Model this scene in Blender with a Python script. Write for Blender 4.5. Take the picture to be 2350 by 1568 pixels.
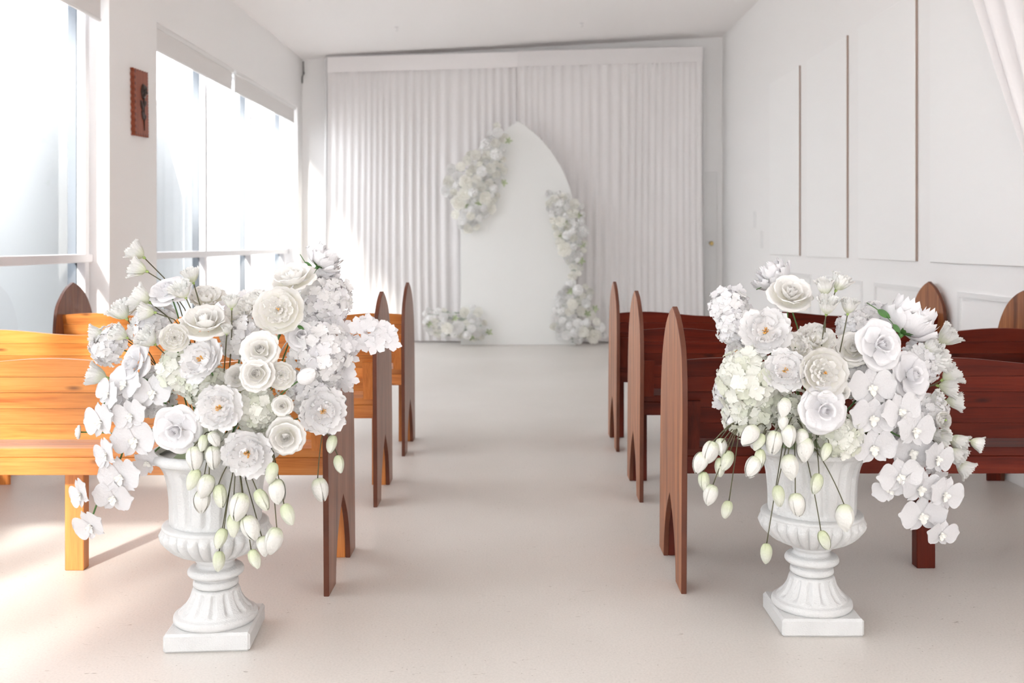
import bpy, bmesh, math, random
import numpy as np
from mathutils import Vector, Matrix, Quaternion

for o in list(bpy.data.objects): bpy.data.objects.remove(o)
S = bpy.context.scene
COL = S.collection
RND = random.Random(7)
PI = math.pi

# ------------------------------------------------------------------ camera, sky, sun, exposure
F, HX, HY, CZ = 2285.0, 1195.0, 557.0, 1.22      # focal length in pixels of the 2350 px frame, vanishing point, eye height
cam = bpy.data.cameras.new('camera'); camo = bpy.data.objects.new('camera', cam); COL.objects.link(camo)
cam.sensor_width = 36.0; cam.lens = 36.0*F/2350.0
cam.shift_x = -(HX-1175.0)/2350.0; cam.shift_y = -(784.0-HY)/2350.0
cam.clip_start = 0.05; cam.clip_end = 200
camo.location = (0, 0, CZ); camo.rotation_euler = (PI/2, 0, 0)
cam.dof.use_dof = True; cam.dof.focus_distance = 3.2; cam.dof.aperture_fstop = 3.6
S.camera = camo

W = bpy.data.worlds.new('sky'); S.world = W; W.use_nodes = True
bg = W.node_tree.nodes['Background']
bg.inputs['Color'].default_value = (0.96, 0.975, 1.0, 1); bg.inputs['Strength'].default_value = 3.5
sun = bpy.data.lights.new('sun', 'SUN'); suno = bpy.data.objects.new('sun', sun); COL.objects.link(suno)
sun.energy = 5.5; sun.angle = math.radians(4.5); sun.color = (1.0, 0.95, 0.87)
SUN_DIR = Vector((0.30, 1.0, -0.52))
suno.rotation_euler = SUN_DIR.to_track_quat('-Z', 'Y').to_euler(); suno.location = (-6, -12, 9)
S.view_settings.view_transform = 'Standard'; S.view_settings.look = 'None'
S.view_settings.exposure = 1.36; S.view_settings.gamma = 1.0; S.view_settings.use_curve_mapping = False
S.cycles.use_denoising = True
S.cycles.max_bounces = 12; S.cycles.diffuse_bounces = 8; S.cycles.glossy_bounces = 4
S.cycles.transparent_max_bounces = 12; S.cycles.transmission_bounces = 8
S.cycles.sample_clamp_indirect = 8.0; S.cycles.caustics_reflective = False; S.cycles.caustics_refractive = False

def P(x, y, Y):
    return Vector(((x-HX)*Y/F, Y, CZ-(y-HY)*Y/F))

# ------------------------------------------------------------------ materials
def mat(name, col, rough=0.6, spec=0.5, bump=0.0, bscale=40.0, var=0.0, vscale=3.0, metal=0.0, coat=0.0):
    m = bpy.data.materials.new(name); m.use_nodes = True
    nt = m.node_tree; b = nt.nodes['Principled BSDF']
    b.inputs['Base Color'].default_value = (*col, 1); b.inputs['Roughness'].default_value = rough
    b.inputs['Specular IOR Level'].default_value = spec; b.inputs['Metallic'].default_value = metal
    b.inputs['Coat Weight'].default_value = coat
    if bump or var:
        tc = nt.nodes.new('ShaderNodeTexCoord')
    if bump:
        n = nt.nodes.new('ShaderNodeTexNoise'); n.inputs['Scale'].default_value = bscale; n.inputs['Detail'].default_value = 6
        nt.links.new(tc.outputs['Object'], n.inputs['Vector'])
        bp = nt.nodes.new('ShaderNodeBump'); bp.inputs['Strength'].default_value = bump; bp.inputs['Distance'].default_value = 0.01
        nt.links.new(n.outputs['Fac'], bp.inputs['Height']); nt.links.new(bp.outputs['Normal'], b.inputs['Normal'])
    if var:
        n2 = nt.nodes.new('ShaderNodeTexNoise'); n2.inputs['Scale'].default_value = vscale; n2.inputs['Detail'].default_value = 4
        nt.links.new(tc.outputs['Object'], n2.inputs['Vector'])
        r = nt.nodes.new('ShaderNodeValToRGB')
        r.color_ramp.elements[0].position = 0.3; r.color_ramp.elements[1].position = 0.7
        r.color_ramp.elements[0].color = (*[c*(1-var) for c in col], 1); r.color_ramp.elements[1].color = (*[min(1, c*(1+var*0.5)) for c in col], 1)
        nt.links.new(n2.outputs['Fac'], r.inputs['Fac']); nt.links.new(r.outputs['Color'], b.inputs['Base Color'])
    return m

def wood(name, dark, mid, light, axis='X', rough=0.38, scale=1.0, coat=0.25, knots=True, spec=0.4):
    m = bpy.data.materials.new(name); m.use_nodes = True
    nt = m.node_tree; N = nt.nodes; Lk = nt.links; b = N['Principled BSDF']
    b.inputs['Roughness'].default_value = rough; b.inputs['Coat Weight'].default_value = coat; b.inputs['Coat Roughness'].default_value = 0.22
    b.inputs['Specular IOR Level'].default_value = spec
    tc = N.new('ShaderNodeTexCoord'); oi = N.new('ShaderNodeObjectInfo')
    off = N.new('ShaderNodeVectorMath'); off.operation = 'ADD'
    mul = N.new('ShaderNodeMath'); mul.operation = 'MULTIPLY'; mul.inputs[1].default_value = 37.0
    Lk.new(oi.outputs['Random'], mul.inputs[0]); Lk.new(tc.outputs['Object'], off.inputs[0]); Lk.new(mul.outputs[0], off.inputs[1])
    mp = N.new('ShaderNodeMapping')
    sc = {'X': (1.3, 22, 22), 'Z': (22, 22, 1.3)}[axis]
    mp.inputs['Scale'].default_value = [s*scale for s in sc]
    Lk.new(off.outputs[0], mp.inputs['Vector'])
    n1 = N.new('ShaderNodeTexNoise'); n1.inputs['Scale'].default_value = 1.0; n1.inputs['Detail'].default_value = 7; n1.inputs['Distortion'].default_value = 0.6
    Lk.new(mp.outputs[0], n1.inputs['Vector'])
    n2 = N.new('ShaderNodeTexNoise'); n2.inputs['Scale'].default_value = 7.0; n2.inputs['Detail'].default_value = 3
    Lk.new(mp.outputs[0], n2.inputs['Vector'])
    mx = N.new('ShaderNodeMix'); mx.data_type = 'FLOAT'; mx.inputs[0].default_value = 0.3
    Lk.new(n1.outputs['Fac'], mx.inputs[2]); Lk.new(n2.outputs['Fac'], mx.inputs[3])
    rp = N.new('ShaderNodeValToRGB'); e = rp.color_ramp.elements
    e[0].position = 0.30; e[0].color = (*dark, 1); e[1].position = 0.72; e[1].color = (*light, 1)
    k = e.new(0.5); k.color = (*mid, 1)
    Lk.new(mx.outputs[0], rp.inputs['Fac'])
    last = rp.outputs['Color']
    # per-board tone
    hv = N.new('ShaderNodeHueSaturation'); mr = N.new('ShaderNodeMapRange'); mr.inputs[3].default_value = 0.78; mr.inputs[4].default_value = 1.15
    Lk.new(oi.outputs['Random'], mr.inputs[0]); Lk.new(mr.outputs[0], hv.inputs['Value']); Lk.new(last, hv.inputs['Color'])
    last = hv.outputs['Color']
    if knots:
        sp = N.new('ShaderNodeSeparateXYZ'); Lk.new(off.outputs[0], sp.inputs[0]); cb = N.new('ShaderNodeCombineXYZ')
        for src, dst, f_ in ((('X', 'X', 2.6), ('Z', 'Y', 9.0)) if axis == 'X' else (('X', 'X', 9.0), ('Z', 'Y', 2.6))):
            mm_ = N.new('ShaderNodeMath'); mm_.operation = 'MULTIPLY'; mm_.inputs[1].default_value = f_
            Lk.new(sp.outputs[src], mm_.inputs[0]); Lk.new(mm_.outputs[0], cb.inputs[dst])
        v = N.new('ShaderNodeTexVoronoi'); v.voronoi_dimensions = '2D'; v.inputs['Scale'].default_value = 1.0; Lk.new(cb.outputs[0], v.inputs['Vector'])
        kr = N.new('ShaderNodeValToRGB'); kr.color_ramp.elements[0].position = 0.02; kr.color_ramp.elements[1].position = 0.10
        kr.color_ramp.elements[0].color = (0.75, 0.75, 0.75, 1); kr.color_ramp.elements[1].color = (0, 0, 0, 1)
        Lk.new(v.outputs['Distance'], kr.inputs['Fac'])
        gt = N.new('ShaderNodeMath'); gt.operation = 'GREATER_THAN'; gt.inputs[1].default_value = 0.55
        sc_ = N.new('ShaderNodeSeparateColor'); Lk.new(v.outputs['Color'], sc_.inputs[0]); Lk.new(sc_.outputs[0], gt.inputs[0])
        km_ = N.new('ShaderNodeMath'); km_.operation = 'MULTIPLY'; Lk.new(gt.outputs[0], km_.inputs[0]); Lk.new(kr.outputs['Color'], km_.inputs[1])
        km = N.new('ShaderNodeMix'); km.data_type = 'RGBA'; Lk.new(km_.outputs[0], km.inputs[0])
        Lk.new(last, km.inputs[6]); km.inputs[7].default_value = (*[c*0.25 for c in dark], 1)
        last = km.outputs[2]
    Lk.new(last, b.inputs['Base Color'])
    bp = N.new('ShaderNodeBump'); bp.inputs['Strength'].default_value = 0.12; bp.inputs['Distance'].default_value = 0.004
    Lk.new(mx.outputs[0], bp.inputs['Height']); Lk.new(bp.outputs['Normal'], b.inputs['Normal'])
    return m

def petal_mat(name, col, col2=None, trans=0.3, zlo=0.0, zhi=1.0):
    """thin silk petal: diffuse with some light passing through; col2 = tint towards the petal's foot"""
    m = bpy.data.materials.new(name); m.use_nodes = True
    nt = m.node_tree; N = nt.nodes; Lk = nt.links; b = N['Principled BSDF']; out = N['Material Output']
    b.inputs['Roughness'].default_value = 0.65; b.inputs['Specular IOR Level'].default_value = 0.25
    t = N.new('ShaderNodeBsdfTranslucent'); ms = N.new('ShaderNodeMixShader'); ms.inputs[0].default_value = trans
    Lk.new(b.outputs[0], ms.inputs[1]); Lk.new(t.outputs[0], ms.inputs[2]); Lk.new(ms.outputs[0], out.inputs['Surface'])
    tc = N.new('ShaderNodeTexCoord')
    oi = N.new('ShaderNodeObjectInfo')
    if col2:
        sx = N.new('ShaderNodeSeparateXYZ'); Lk.new(tc.outputs['Object'], sx.inputs[0])
        mr = N.new('ShaderNodeMapRange'); mr.inputs[1].default_value = zlo; mr.inputs[2].default_value = zhi
        Lk.new(sx.outputs['Z'], mr.inputs[0])
        mx = N.new('ShaderNodeMix'); mx.data_type = 'RGBA'; Lk.new(mr.outputs[0], mx.inputs[0])
        mx.inputs[6].default_value = (*col2, 1); mx.inputs[7].default_value = (*col, 1); c = mx.outputs[2]
    else:
        rgb = N.new('ShaderNodeRGB'); rgb.outputs[0].default_value = (*col, 1); c = rgb.outputs[0]
    hv = N.new('ShaderNodeHueSaturation'); mr2 = N.new('ShaderNodeMapRange'); mr2.inputs[3].default_value = 0.93; mr2.inputs[4].default_value = 1.04
    Lk.new(oi.outputs['Random'], mr2.inputs[0]); Lk.new(mr2.outputs[0], hv.inputs['Value']); Lk.new(c, hv.inputs['Color'])
    Lk.new(hv.outputs['Color'], b.inputs['Base Color']); Lk.new(hv.outputs['Color'], t.inputs['Color'])
    n = N.new('ShaderNodeTexNoise'); n.inputs['Scale'].default_value = 9.0; n.inputs['Detail'].default_value = 5
    Lk.new(tc.outputs['Object'], n.inputs['Vector'])
    bp = N.new('ShaderNodeBump'); bp.inputs['Strength'].default_value = 0.25; bp.inputs['Distance'].default_value = 0.02
    Lk.new(n.outputs['Fac'], bp.inputs['Height']); Lk.new(bp.outputs['Normal'], b.inputs['Normal'])
    return m

M = {}
M['wall'] = mat('white_painted_wall', (0.905, 0.895, 0.89), 0.7, 0.3, 0.05, 60)
M['ceil'] = mat('white_painted_ceiling', (0.91, 0.885, 0.878), 0.8, 0.2, 0.04, 50)
M['panel'] = mat('white_board', (0.92, 0.915, 0.91), 0.6, 0.3, 0.06, 160)
M['trim'] = mat('white_gloss_trim', (0.82, 0.815, 0.81), 0.4)
M['frame'] = mat('white_window_frame', (0.78, 0.775, 0.80), 0.35)
M['frameout'] = mat('shaded_outer_frame', (0.085, 0.105, 0.135), 0.45)  # outer part of the mullions, its shade put into a dark blue-grey
M['blind'] = mat('white_blind_fabric', (0.80, 0.78, 0.77), 0.8, 0.2, 0.1, 300)
M['shaded'] = mat('shaded_board_edge', (0.36, 0.27, 0.23), 0.7)  # near side of the wall boards, its shadow painted as brown
M['plaster'] = mat('white_cast_stone', (0.60, 0.60, 0.597), 0.75, 0.25, 0.35, 220, 0.04, 14)
M['foam'] = mat('floral_foam', (0.30, 0.36, 0.22), 0.9)
M['stem'] = mat('olive_brown_stem', (0.075, 0.070, 0.030), 0.6)
M['gstem'] = mat('green_stem', (0.075, 0.17, 0.045), 0.55)
M['calyx'] = mat('green_calyx', (0.32, 0.43, 0.13), 0.5, var=0.25, vscale=3)
M['leaf'] = mat('dark_green_leaf', (0.055, 0.16, 0.03), 0.45, var=0.3, vscale=2)
M['gold'] = mat('gold_stamen', (0.80, 0.42, 0.10), 0.6)
M['brass'] = mat('brass', (0.78, 0.60, 0.25), 0.3, metal=1.0)
M['dark'] = mat('dark_metal', (0.08, 0.075, 0.075), 0.5)
M['white'] = petal_mat('white_petal', (0.84, 0.83, 0.83))
M['cool'] = petal_mat('cool_white_petal', (0.80, 0.79, 0.805))
M['cream'] = petal_mat('cream_petal', (0.84, 0.83, 0.79), (0.79, 0.79, 0.69), zlo=-0.05, zhi=0.2)
M['ivory'] = petal_mat('ivory_petal', (0.845, 0.83, 0.81), (0.81, 0.79, 0.71), zlo=-0.05, zhi=0.15)
M['hyd'] = petal_mat('greenish_hydrangea_petal', (0.80, 0.80, 0.745))
M['hydg'] = petal_mat('pale_green_hydrangea_petal', (0.71, 0.725, 0.625))
M['lisi'] = petal_mat('lisianthus_petal', (0.80, 0.795, 0.775), (0.72, 0.75, 0.55), zlo=0.05, zhi=0.6)
M['bud'] = petal_mat('white_bud_petal', (0.71, 0.70, 0.665), (0.62, 0.66, 0.47), 0.15, 0.0, 0.4)
M['budg'] = petal_mat('greenish_bud_petal', (0.69, 0.70, 0.61), (0.55, 0.60, 0.38), 0.15, 0.0, 0.9)
M['orchid'] = petal_mat('orchid_petal', (0.67, 0.66, 0.67), None, 0.2)
M['lip'] = mat('orchid_lip', (0.72, 0.71, 0.67), 0.6)
M['bloom'] = petal_mat('white_arch_bloom', (0.95, 0.945, 0.94), None, 0.35)
M['bloomc'] = petal_mat('creamy_arch_bloom', (0.95, 0.94, 0.90), None, 0.35)
M['paleleaf'] = mat('pale_leaf', (0.45, 0.52, 0.33), 0.6)
M['cloth'] = petal_mat('sheer_white_drape', (0.88, 0.852, 0.85), None, 0.12)
M['arch'] = mat('white_arch_board', (0.80, 0.80, 0.785), 0.7, 0.2, 0.05, 120)
M['pole'] = mat('white_powder_coated_pole', (0.72, 0.71, 0.71), 0.4)
M['ext'] = mat('pale_grey_exterior_render', (0.68, 0.70, 0.72), 0.8)
M['grd'] = mat('pale_concrete_ground', (0.75, 0.735, 0.715), 0.9, bump=0.2)
M['carve'] = mat('dark_carved_wood', (0.035, 0.016, 0.012), 0.35, var=0.4, vscale=40)
M['plq'] = wood('reddish_plaque_wood', (0.16, 0.035, 0.017), (0.27, 0.065, 0.028), (0.33, 0.085, 0.04), 'Z', 0.45, 2.0, 0.15, False)
M['plqd'] = mat('dark_plaque_edge', (0.11, 0.022, 0.014), 0.45)
M['w_or'] = wood('lit_orange_pew_wood', (0.36, 0.10, 0.017), (0.57, 0.20, 0.042), (0.68, 0.28, 0.075), 'X')  # same wood as the red pews, strong window light put into the orange
M['w_orz'] = wood('lit_orange_pew_upright', (0.36, 0.10, 0.017), (0.55, 0.19, 0.040), (0.66, 0.27, 0.072), 'Z')
M['w_rd'] = wood('shaded_red_pew_wood', (0.045, 0.004, 0.0015), (0.10, 0.010, 0.0035), (0.14, 0.020, 0.007), 'X', 0.5, 1.0, 0.03, True, 0.2)  # same wood as the orange pews, dimmer light put into the dark red
M['w_rdz'] = wood('shaded_red_pew_upright', (0.045, 0.004, 0.0015), (0.095, 0.010, 0.003), (0.13, 0.019, 0.007), 'Z', 0.5, 1.0, 0.03, True, 0.2)
M['w_el'] = wood('shaded_pew_end_wood', (0.09, 0.03, 0.017), (0.22, 0.085, 0.045), (0.34, 0.16, 0.095), 'Z', 0.42, 1.0, 0.2, False)  # ends turned from the windows, shade put into the browner tone
M['w_edge'] = mat('dark_pew_edge', (0.12, 0.034, 0.016), 0.45, 0.35, 0.1, 30, 0.35, 6)  # narrow edge faces, darker than the flat panel faces
M['w_er'] = wood('lit_pew_end_wood', (0.13, 0.035, 0.013), (0.38, 0.132, 0.048), (0.58, 0.24, 0.095), 'Z', 0.45, 1.0, 0.08, False, 0.3)  # ends turned to the windows, their light put into the paler tone

# glass
g = bpy.data.materials.new('window_glass'); g.use_nodes = True
nt = g.node_tree; nt.nodes.remove(nt.nodes['Principled BSDF'])
tr = nt.nodes.new('ShaderNodeBsdfTransparent'); tr.inputs['Color'].default_value = (0.84, 0.87, 0.88, 1)
gl = nt.nodes.new('ShaderNodeBsdfGlossy'); gl.inputs['Roughness'].default_value = 0.02
fr = nt.nodes.new('ShaderNodeFresnel'); fr.inputs['IOR'].default_value = 1.45
mx = nt.nodes.new('ShaderNodeMixShader')
nt.links.new(fr.outputs[0], mx.inputs[0]); nt.links.new(tr.outputs[0], mx.inputs[1]); nt.links.new(gl.outputs[0], mx.inputs[2])
nt.links.new(mx.outputs[0], nt.nodes['Material Output'].inputs['Surface'])
M['glass'] = g

# floor: painted concrete with scuffs
def floor_mat():
    m = bpy.data.materials.new('painted_concrete_floor'); m.use_nodes = True
    nt = m.node_tree; N = nt.nodes; Lk = nt.links; b = N['Principled BSDF']
    b.inputs['Specular IOR Level'].default_value = 0.45
    tc = N.new('ShaderNodeTexCoord')
    n = N.new('ShaderNodeTexNoise'); n.inputs['Scale'].default_value = 0.9; n.inputs['Detail'].default_value = 5
    Lk.new(tc.outputs['Object'], n.inputs['Vector'])
    r = N.new('ShaderNodeValToRGB'); e = r.color_ramp.elements
    e[0].position = 0.3; e[0].color = (0.59, 0.55, 0.512, 1); e[1].position = 0.7; e[1].color = (0.675, 0.64, 0.605, 1)
    Lk.new(n.outputs['Fac'], r.inputs['Fac'])
    # fine mottling
    n2 = N.new('ShaderNodeTexNoise'); n2.inputs['Scale'].default_value = 140; n2.inputs['Detail'].default_value = 4
    Lk.new(tc.outputs['Object'], n2.inputs['Vector'])
    r2 = N.new('ShaderNodeValToRGB'); r2.color_ramp.elements[0].position = 0.3; r2.color_ramp.elements[1].position = 0.6
    r2.color_ramp.elements[0].color = (0.90, 0.90, 0.90, 1); r2.color_ramp.elements[1].color = (1, 1, 1, 1)
    Lk.new(n2.outputs['Fac'], r2.inputs['Fac'])
    mm = N.new('ShaderNodeMix'); mm.data_type = 'RGBA'; mm.blend_type = 'MULTIPLY'; mm.inputs[0].default_value = 1
    Lk.new(r.outputs[0], mm.inputs[6]); Lk.new(r2.outputs[0], mm.inputs[7]); last = mm.outputs[2]
    # scuff masks: voronoi specks and stretched scratches, gathered in worn zones
    zone = N.new('ShaderNodeTexNoise'); zone.inputs['Scale'].default_value = 2.3; zone.inputs['Detail'].default_value = 3
    Lk.new(tc.outputs['Object'], zone.inputs['Vector'])
    zr = N.new('ShaderNodeValToRGB'); zr.color_ramp.elements[0].position = 0.36; zr.color_ramp.elements[1].position = 0.58
    Lk.new(zone.outputs['Fac'], zr.inputs['Fac'])
    for kind in (0, 1, 2):
        if kind == 0:
            v = N.new('ShaderNodeTexVoronoi'); v.inputs['Scale'].default_value = 26; Lk.new(tc.outputs['Object'], v.inputs['Vector'])
            rr = N.new('ShaderNodeValToRGB'); rr.color_ramp.elements[0].position = 0.035; rr.color_ramp.elements[1].position = 0.075
            rr.color_ramp.elements[0].color = (1, 1, 1, 1); rr.color_ramp.elements[1].color = (0, 0, 0, 1)
            Lk.new(v.outputs['Distance'], rr.inputs['Fac'])
        else:
            mp = N.new('ShaderNodeMapping'); mp.inputs['Rotation'].default_value = (0, 0, 0.7 if kind == 1 else -0.8)
            mp.inputs['Scale'].default_value = (22, 60, 1); Lk.new(tc.outputs['Object'], mp.inputs['Vector'])
            v = N.new('ShaderNodeTexNoise'); v.inputs['Scale'].default_value = 1.0; v.inputs['Detail'].default_value = 5; v.inputs['Distortion'].default_value = 1.6
            Lk.new(mp.outputs[0], v.inputs['Vector'])
            rr = N.new('ShaderNodeValToRGB'); rr.color_ramp.elements[0].position = 0.69; rr.color_ramp.elements[1].position = 0.75
            Lk.new(v.outputs['Fac'], rr.inputs['Fac'])
        mu = N.new('ShaderNodeMath'); mu.operation = 'MULTIPLY'; Lk.new(rr.outputs[0], mu.inputs[0]); Lk.new(zr.outputs[0], mu.inputs[1])
        mu2 = N.new('ShaderNodeMath'); mu2.operation = 'MULTIPLY'; mu2.inputs[1].default_value = 0.7; Lk.new(mu.outputs[0], mu2.inputs[0])
        mk = N.new('ShaderNodeMix'); mk.data_type = 'RGBA'; Lk.new(mu2.outputs[0], mk.inputs[0]); Lk.new(last, mk.inputs[6])
        mk.inputs[7].default_value = (0.24, 0.20, 0.17, 1); last = mk.outputs[2]
    Lk.new(last, b.inputs['Base Color'])
    rg = N.new('ShaderNodeMapRange'); rg.inputs[3].default_value = 0.30; rg.inputs[4].default_value = 0.48
    Lk.new(n.outputs['Fac'], rg.inputs[0]); Lk.new(rg.outputs[0], b.inputs['Roughness'])
    bp = N.new('ShaderNodeBump'); bp.inputs['Strength'].default_value = 0.06; bp.inputs['Distance'].default_value = 0.004
    Lk.new(n2.outputs['Fac'], bp.inputs['Height']); Lk.new(bp.outputs['Normal'], b.inputs['Normal'])
    return m
M['floor'] = floor_mat()

# ------------------------------------------------------------------ mesh helpers
def mesh_from(name, verts, faces, m, smooth=False):
    me = bpy.data.meshes.new(name); me.from_pydata([tuple(v) for v in verts], [], faces)
    me.materials.append(m)
    if smooth: me.polygons.foreach_set('use_smooth', [True]*len(me.polygons))
    me.update(); return me

def link(name, me, parent=None, mtx=None):
    o = bpy.data.objects.new(name, me); COL.objects.link(o)
    if parent: o.parent = parent
    if mtx is not None: o.matrix_basis = mtx
    return o

def bm_mesh(name, bm, m, smooth=False):
    bmesh.ops.recalc_face_normals(bm, faces=bm.faces)
    me = bpy.data.meshes.new(name); bm.to_mesh(me); bm.free(); me.materials.append(m)
    if smooth: me.polygons.foreach_set('use_smooth', [True]*len(me.polygons))
    return me

def add_box(bm, x0, x1, y0, y1, z0, z1, bev=0.0):
    r = bmesh.ops.create_cube(bm, size=1.0)
    vs = r['verts']
    for v in vs:
        v.co = Vector(((x0+x1)/2+v.co.x*(x1-x0), (y0+y1)/2+v.co.y*(y1-y0), (z0+z1)/2+v.co.z*(z1-z0)))
    if bev:
        es = list({e for v in vs for e in v.link_edges})
        bmesh.ops.bevel(bm, geom=es, offset=bev, segments=1, affect='EDGES', profile=0.5)

def box_mesh(name, x0, x1, y0, y1, z0, z1, m, bev=0.0):
    bm = bmesh.new(); add_box(bm, x0, x1, y0, y1, z0, z1, bev); return bm_mesh(name, bm, m)

def prism(name, outline, axis, a0, a1, m, bev=0.0):
    """outline: list of 2-D points; axis 'X': points are (y,z), 'Y': points are (x,z)"""
    bm = bmesh.new()
    def mk(a, p): return (a, p[0], p[1]) if axis == 'X' else (p[0], a, p[1])
    A = [bm.verts.new(mk(a0, p)) for p in outline]; B = [bm.verts.new(mk(a1, p)) for p in outline]
    n = len(outline)
    f1 = bm.faces.new(A); f2 = bm.faces.new(B[::-1])
    for i in range(n): bm.faces.new((A[i], B[i], B[(i+1) % n], A[(i+1) % n]))
    if bev:
        bmesh.ops.recalc_face_normals(bm, faces=bm.faces)
        bmesh.ops.bevel(bm, geom=list(f1.edges)+list(f2.edges), offset=bev, segments=1, affect='EDGES')
    bmesh.ops.triangulate(bm, faces=[f for f in bm.faces if len(f.verts) > 8])
    return bm_mesh(name, bm, m)

def tube_verts(pts, rad, sides=6):
    pts = [Vector(p) for p in pts]; vs = []; fs = []; n = len(pts); a = None
    for i, p in enumerate(pts):
        t = (pts[min(i+1, n-1)]-pts[max(i-1, 0)]).normalized()
        if a is None: a = t.orthogonal().normalized()
        a = (a-t*a.dot(t)).normalized(); b = t.cross(a)
        r = rad if not hasattr(rad, '__len__') else rad[i]
        for k in range(sides):
            q = 2*PI*k/sides; vs.append(p+(a*math.cos(q)+b*math.sin(q))*r)
    for i in range(n-1):
        for k in range(sides):
            fs.append((i*sides+k, i*sides+(k+1) % sides, (i+1)*sides+(k+1) % sides, (i+1)*sides+k))
    fs.append(tuple(range(sides))[::-1]); fs.append(tuple((n-1)*sides+k for k in range(sides)))
    return vs, fs

def tube(name, pts, rad, m, sides=6):
    v, f = tube_verts(pts, rad, sides); return mesh_from(name, v, f, m, True)

def lathe(name, prof, m, seg=48, mod=None, caps=True):
    vs = []; fs = []; n = len(prof)
    for (r, z) in prof:
        for k in range(seg):
            a = 2*PI*k/seg; rr = r*(mod(a, z) if mod else 1.0)
            vs.append((rr*math.cos(a), rr*math.sin(a), z))
    for i in range(n-1):
        for k in range(seg):
            fs.append((i*seg+k, i*seg+(k+1) % seg, (i+1)*seg+(k+1) % seg, (i+1)*seg+k))
    if caps:
        fs.append(tuple(range(seg))[::-1]); fs.append(tuple((n-1)*seg+k for k in range(seg)))
    me = mesh_from(name, vs, fs, m, True)
    if caps:
        me.polygons[-1].use_smooth = False; me.polygons[-2].use_smooth = False
    return me

def catmull(pts, n):
    pts = [np.array(p, float) for p in pts]; pts = [2*pts[0]-pts[1]]+pts+[2*pts[-1]-pts[-2]]
    k = len(pts)-3; out = []
    for i in range(n):
        t = i/(n-1)*k; j = min(int(t), k-1); u = t-j
        p0, p1, p2, p3 = pts[j:j+4]
        out.append(0.5*(2*p1+(p2-p0)*u+(2*p0-5*p1+4*p2-p3)*u*u+(3*p1-p0-3*p2+p3)*u**3))
    return out

def tag(o, label=None, cat=None, group=None, kind=None):
    if label: o['label'] = label
    if cat: o['category'] = cat
    if group: o['group'] = group
    if kind: o['kind'] = kind
    return o

def empty(name, loc=(0, 0, 0), rz=0.0):
    o = bpy.data.objects.new(name, None); COL.objects.link(o); o.location = loc; o.rotation_euler = (0, 0, rz)
    o.empty_display_size = 0.05
    return o

def struct(name, me, parent=None):
    o = link(name, me, parent)
    if parent is None: o['kind'] = 'structure'
    return o

# ------------------------------------------------------------------ the room
XL, XR, YF, YB = -2.72, 2.51, 12.40, -4.2       # left wall, right wall, wall behind the drape, wall behind the camera
ZL, ZR = 3.50, 3.78                              # the ceiling rises towards the right
def zc(x): return ZL+(x-XL)*(ZR-ZL)/(XR-XL)

struct('floor', box_mesh('floor', XL-0.3, XR+0.3, YB-0.2, YF+0.2, -0.12, 0.0, M['floor']))
struct('ceiling', prism('ceiling', [(XL-0.70, zc(XL-0.70)), (XR+0.3, zc(XR+0.3)), (XR+0.3, zc(XR+0.3)+0.15), (XL-0.70, zc(XL-0.70)+0.15)], 'Y', YB-0.2, YF+0.2, M['ceil']))
struct('wall_front', box_mesh('wall_front', XL-0.3, XR+0.3, YF, YF+0.2, 0, 3.9, M['wall']))
struct('wall_right', box_mesh('wall_right', XR, XR+0.2, YB, YF, 0, 3.9, M['wall']))
# left wall with three tall window openings
ZS, ZT = 0.22, 2.87
WINS = [(-1.9, 6.58), (7.44, 12.13), (-3.9, -2.6)]
bm = bmesh.new()
add_box(bm, XL-0.26, XL, YB, YF, 0, ZS); add_box(bm, XL-0.26, XL, YB, YF, ZT, 3.6)
for a, b in ((YB, -3.9), (-2.6, -1.9), (6.58, 7.44), (12.13, YF)): add_box(bm, XL-0.26, XL, a, b, ZS, ZT)
struct('wall_left', bm_mesh('wall_left', bm, M['wall']))
# wall behind the camera: an unseen opening added to let more light in
bm = bmesh.new()
for a, b, c, d in ((XL, -1.4, 0, 3.9), (1.2, XR, 0, 3.9), (-1.4, 1.2, 2.4, 3.9)): add_box(bm, a, b, YB-0.2, YB, c, d)
struct('wall_rear', bm_mesh('wall_rear', bm, M['wall']))
w = struct('window_4', box_mesh('window_4', -1.4, -1.34, YB-0.12, YB-0.06, 0, 2.4, M['frame']))  # frame post of the unseen opening added for light
for x in (-0.13, 1.14): link('mullion', box_mesh('mullion', x, x+0.06, YB-0.12, YB-0.06, 0, 2.4, M['frame']), w)

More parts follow.
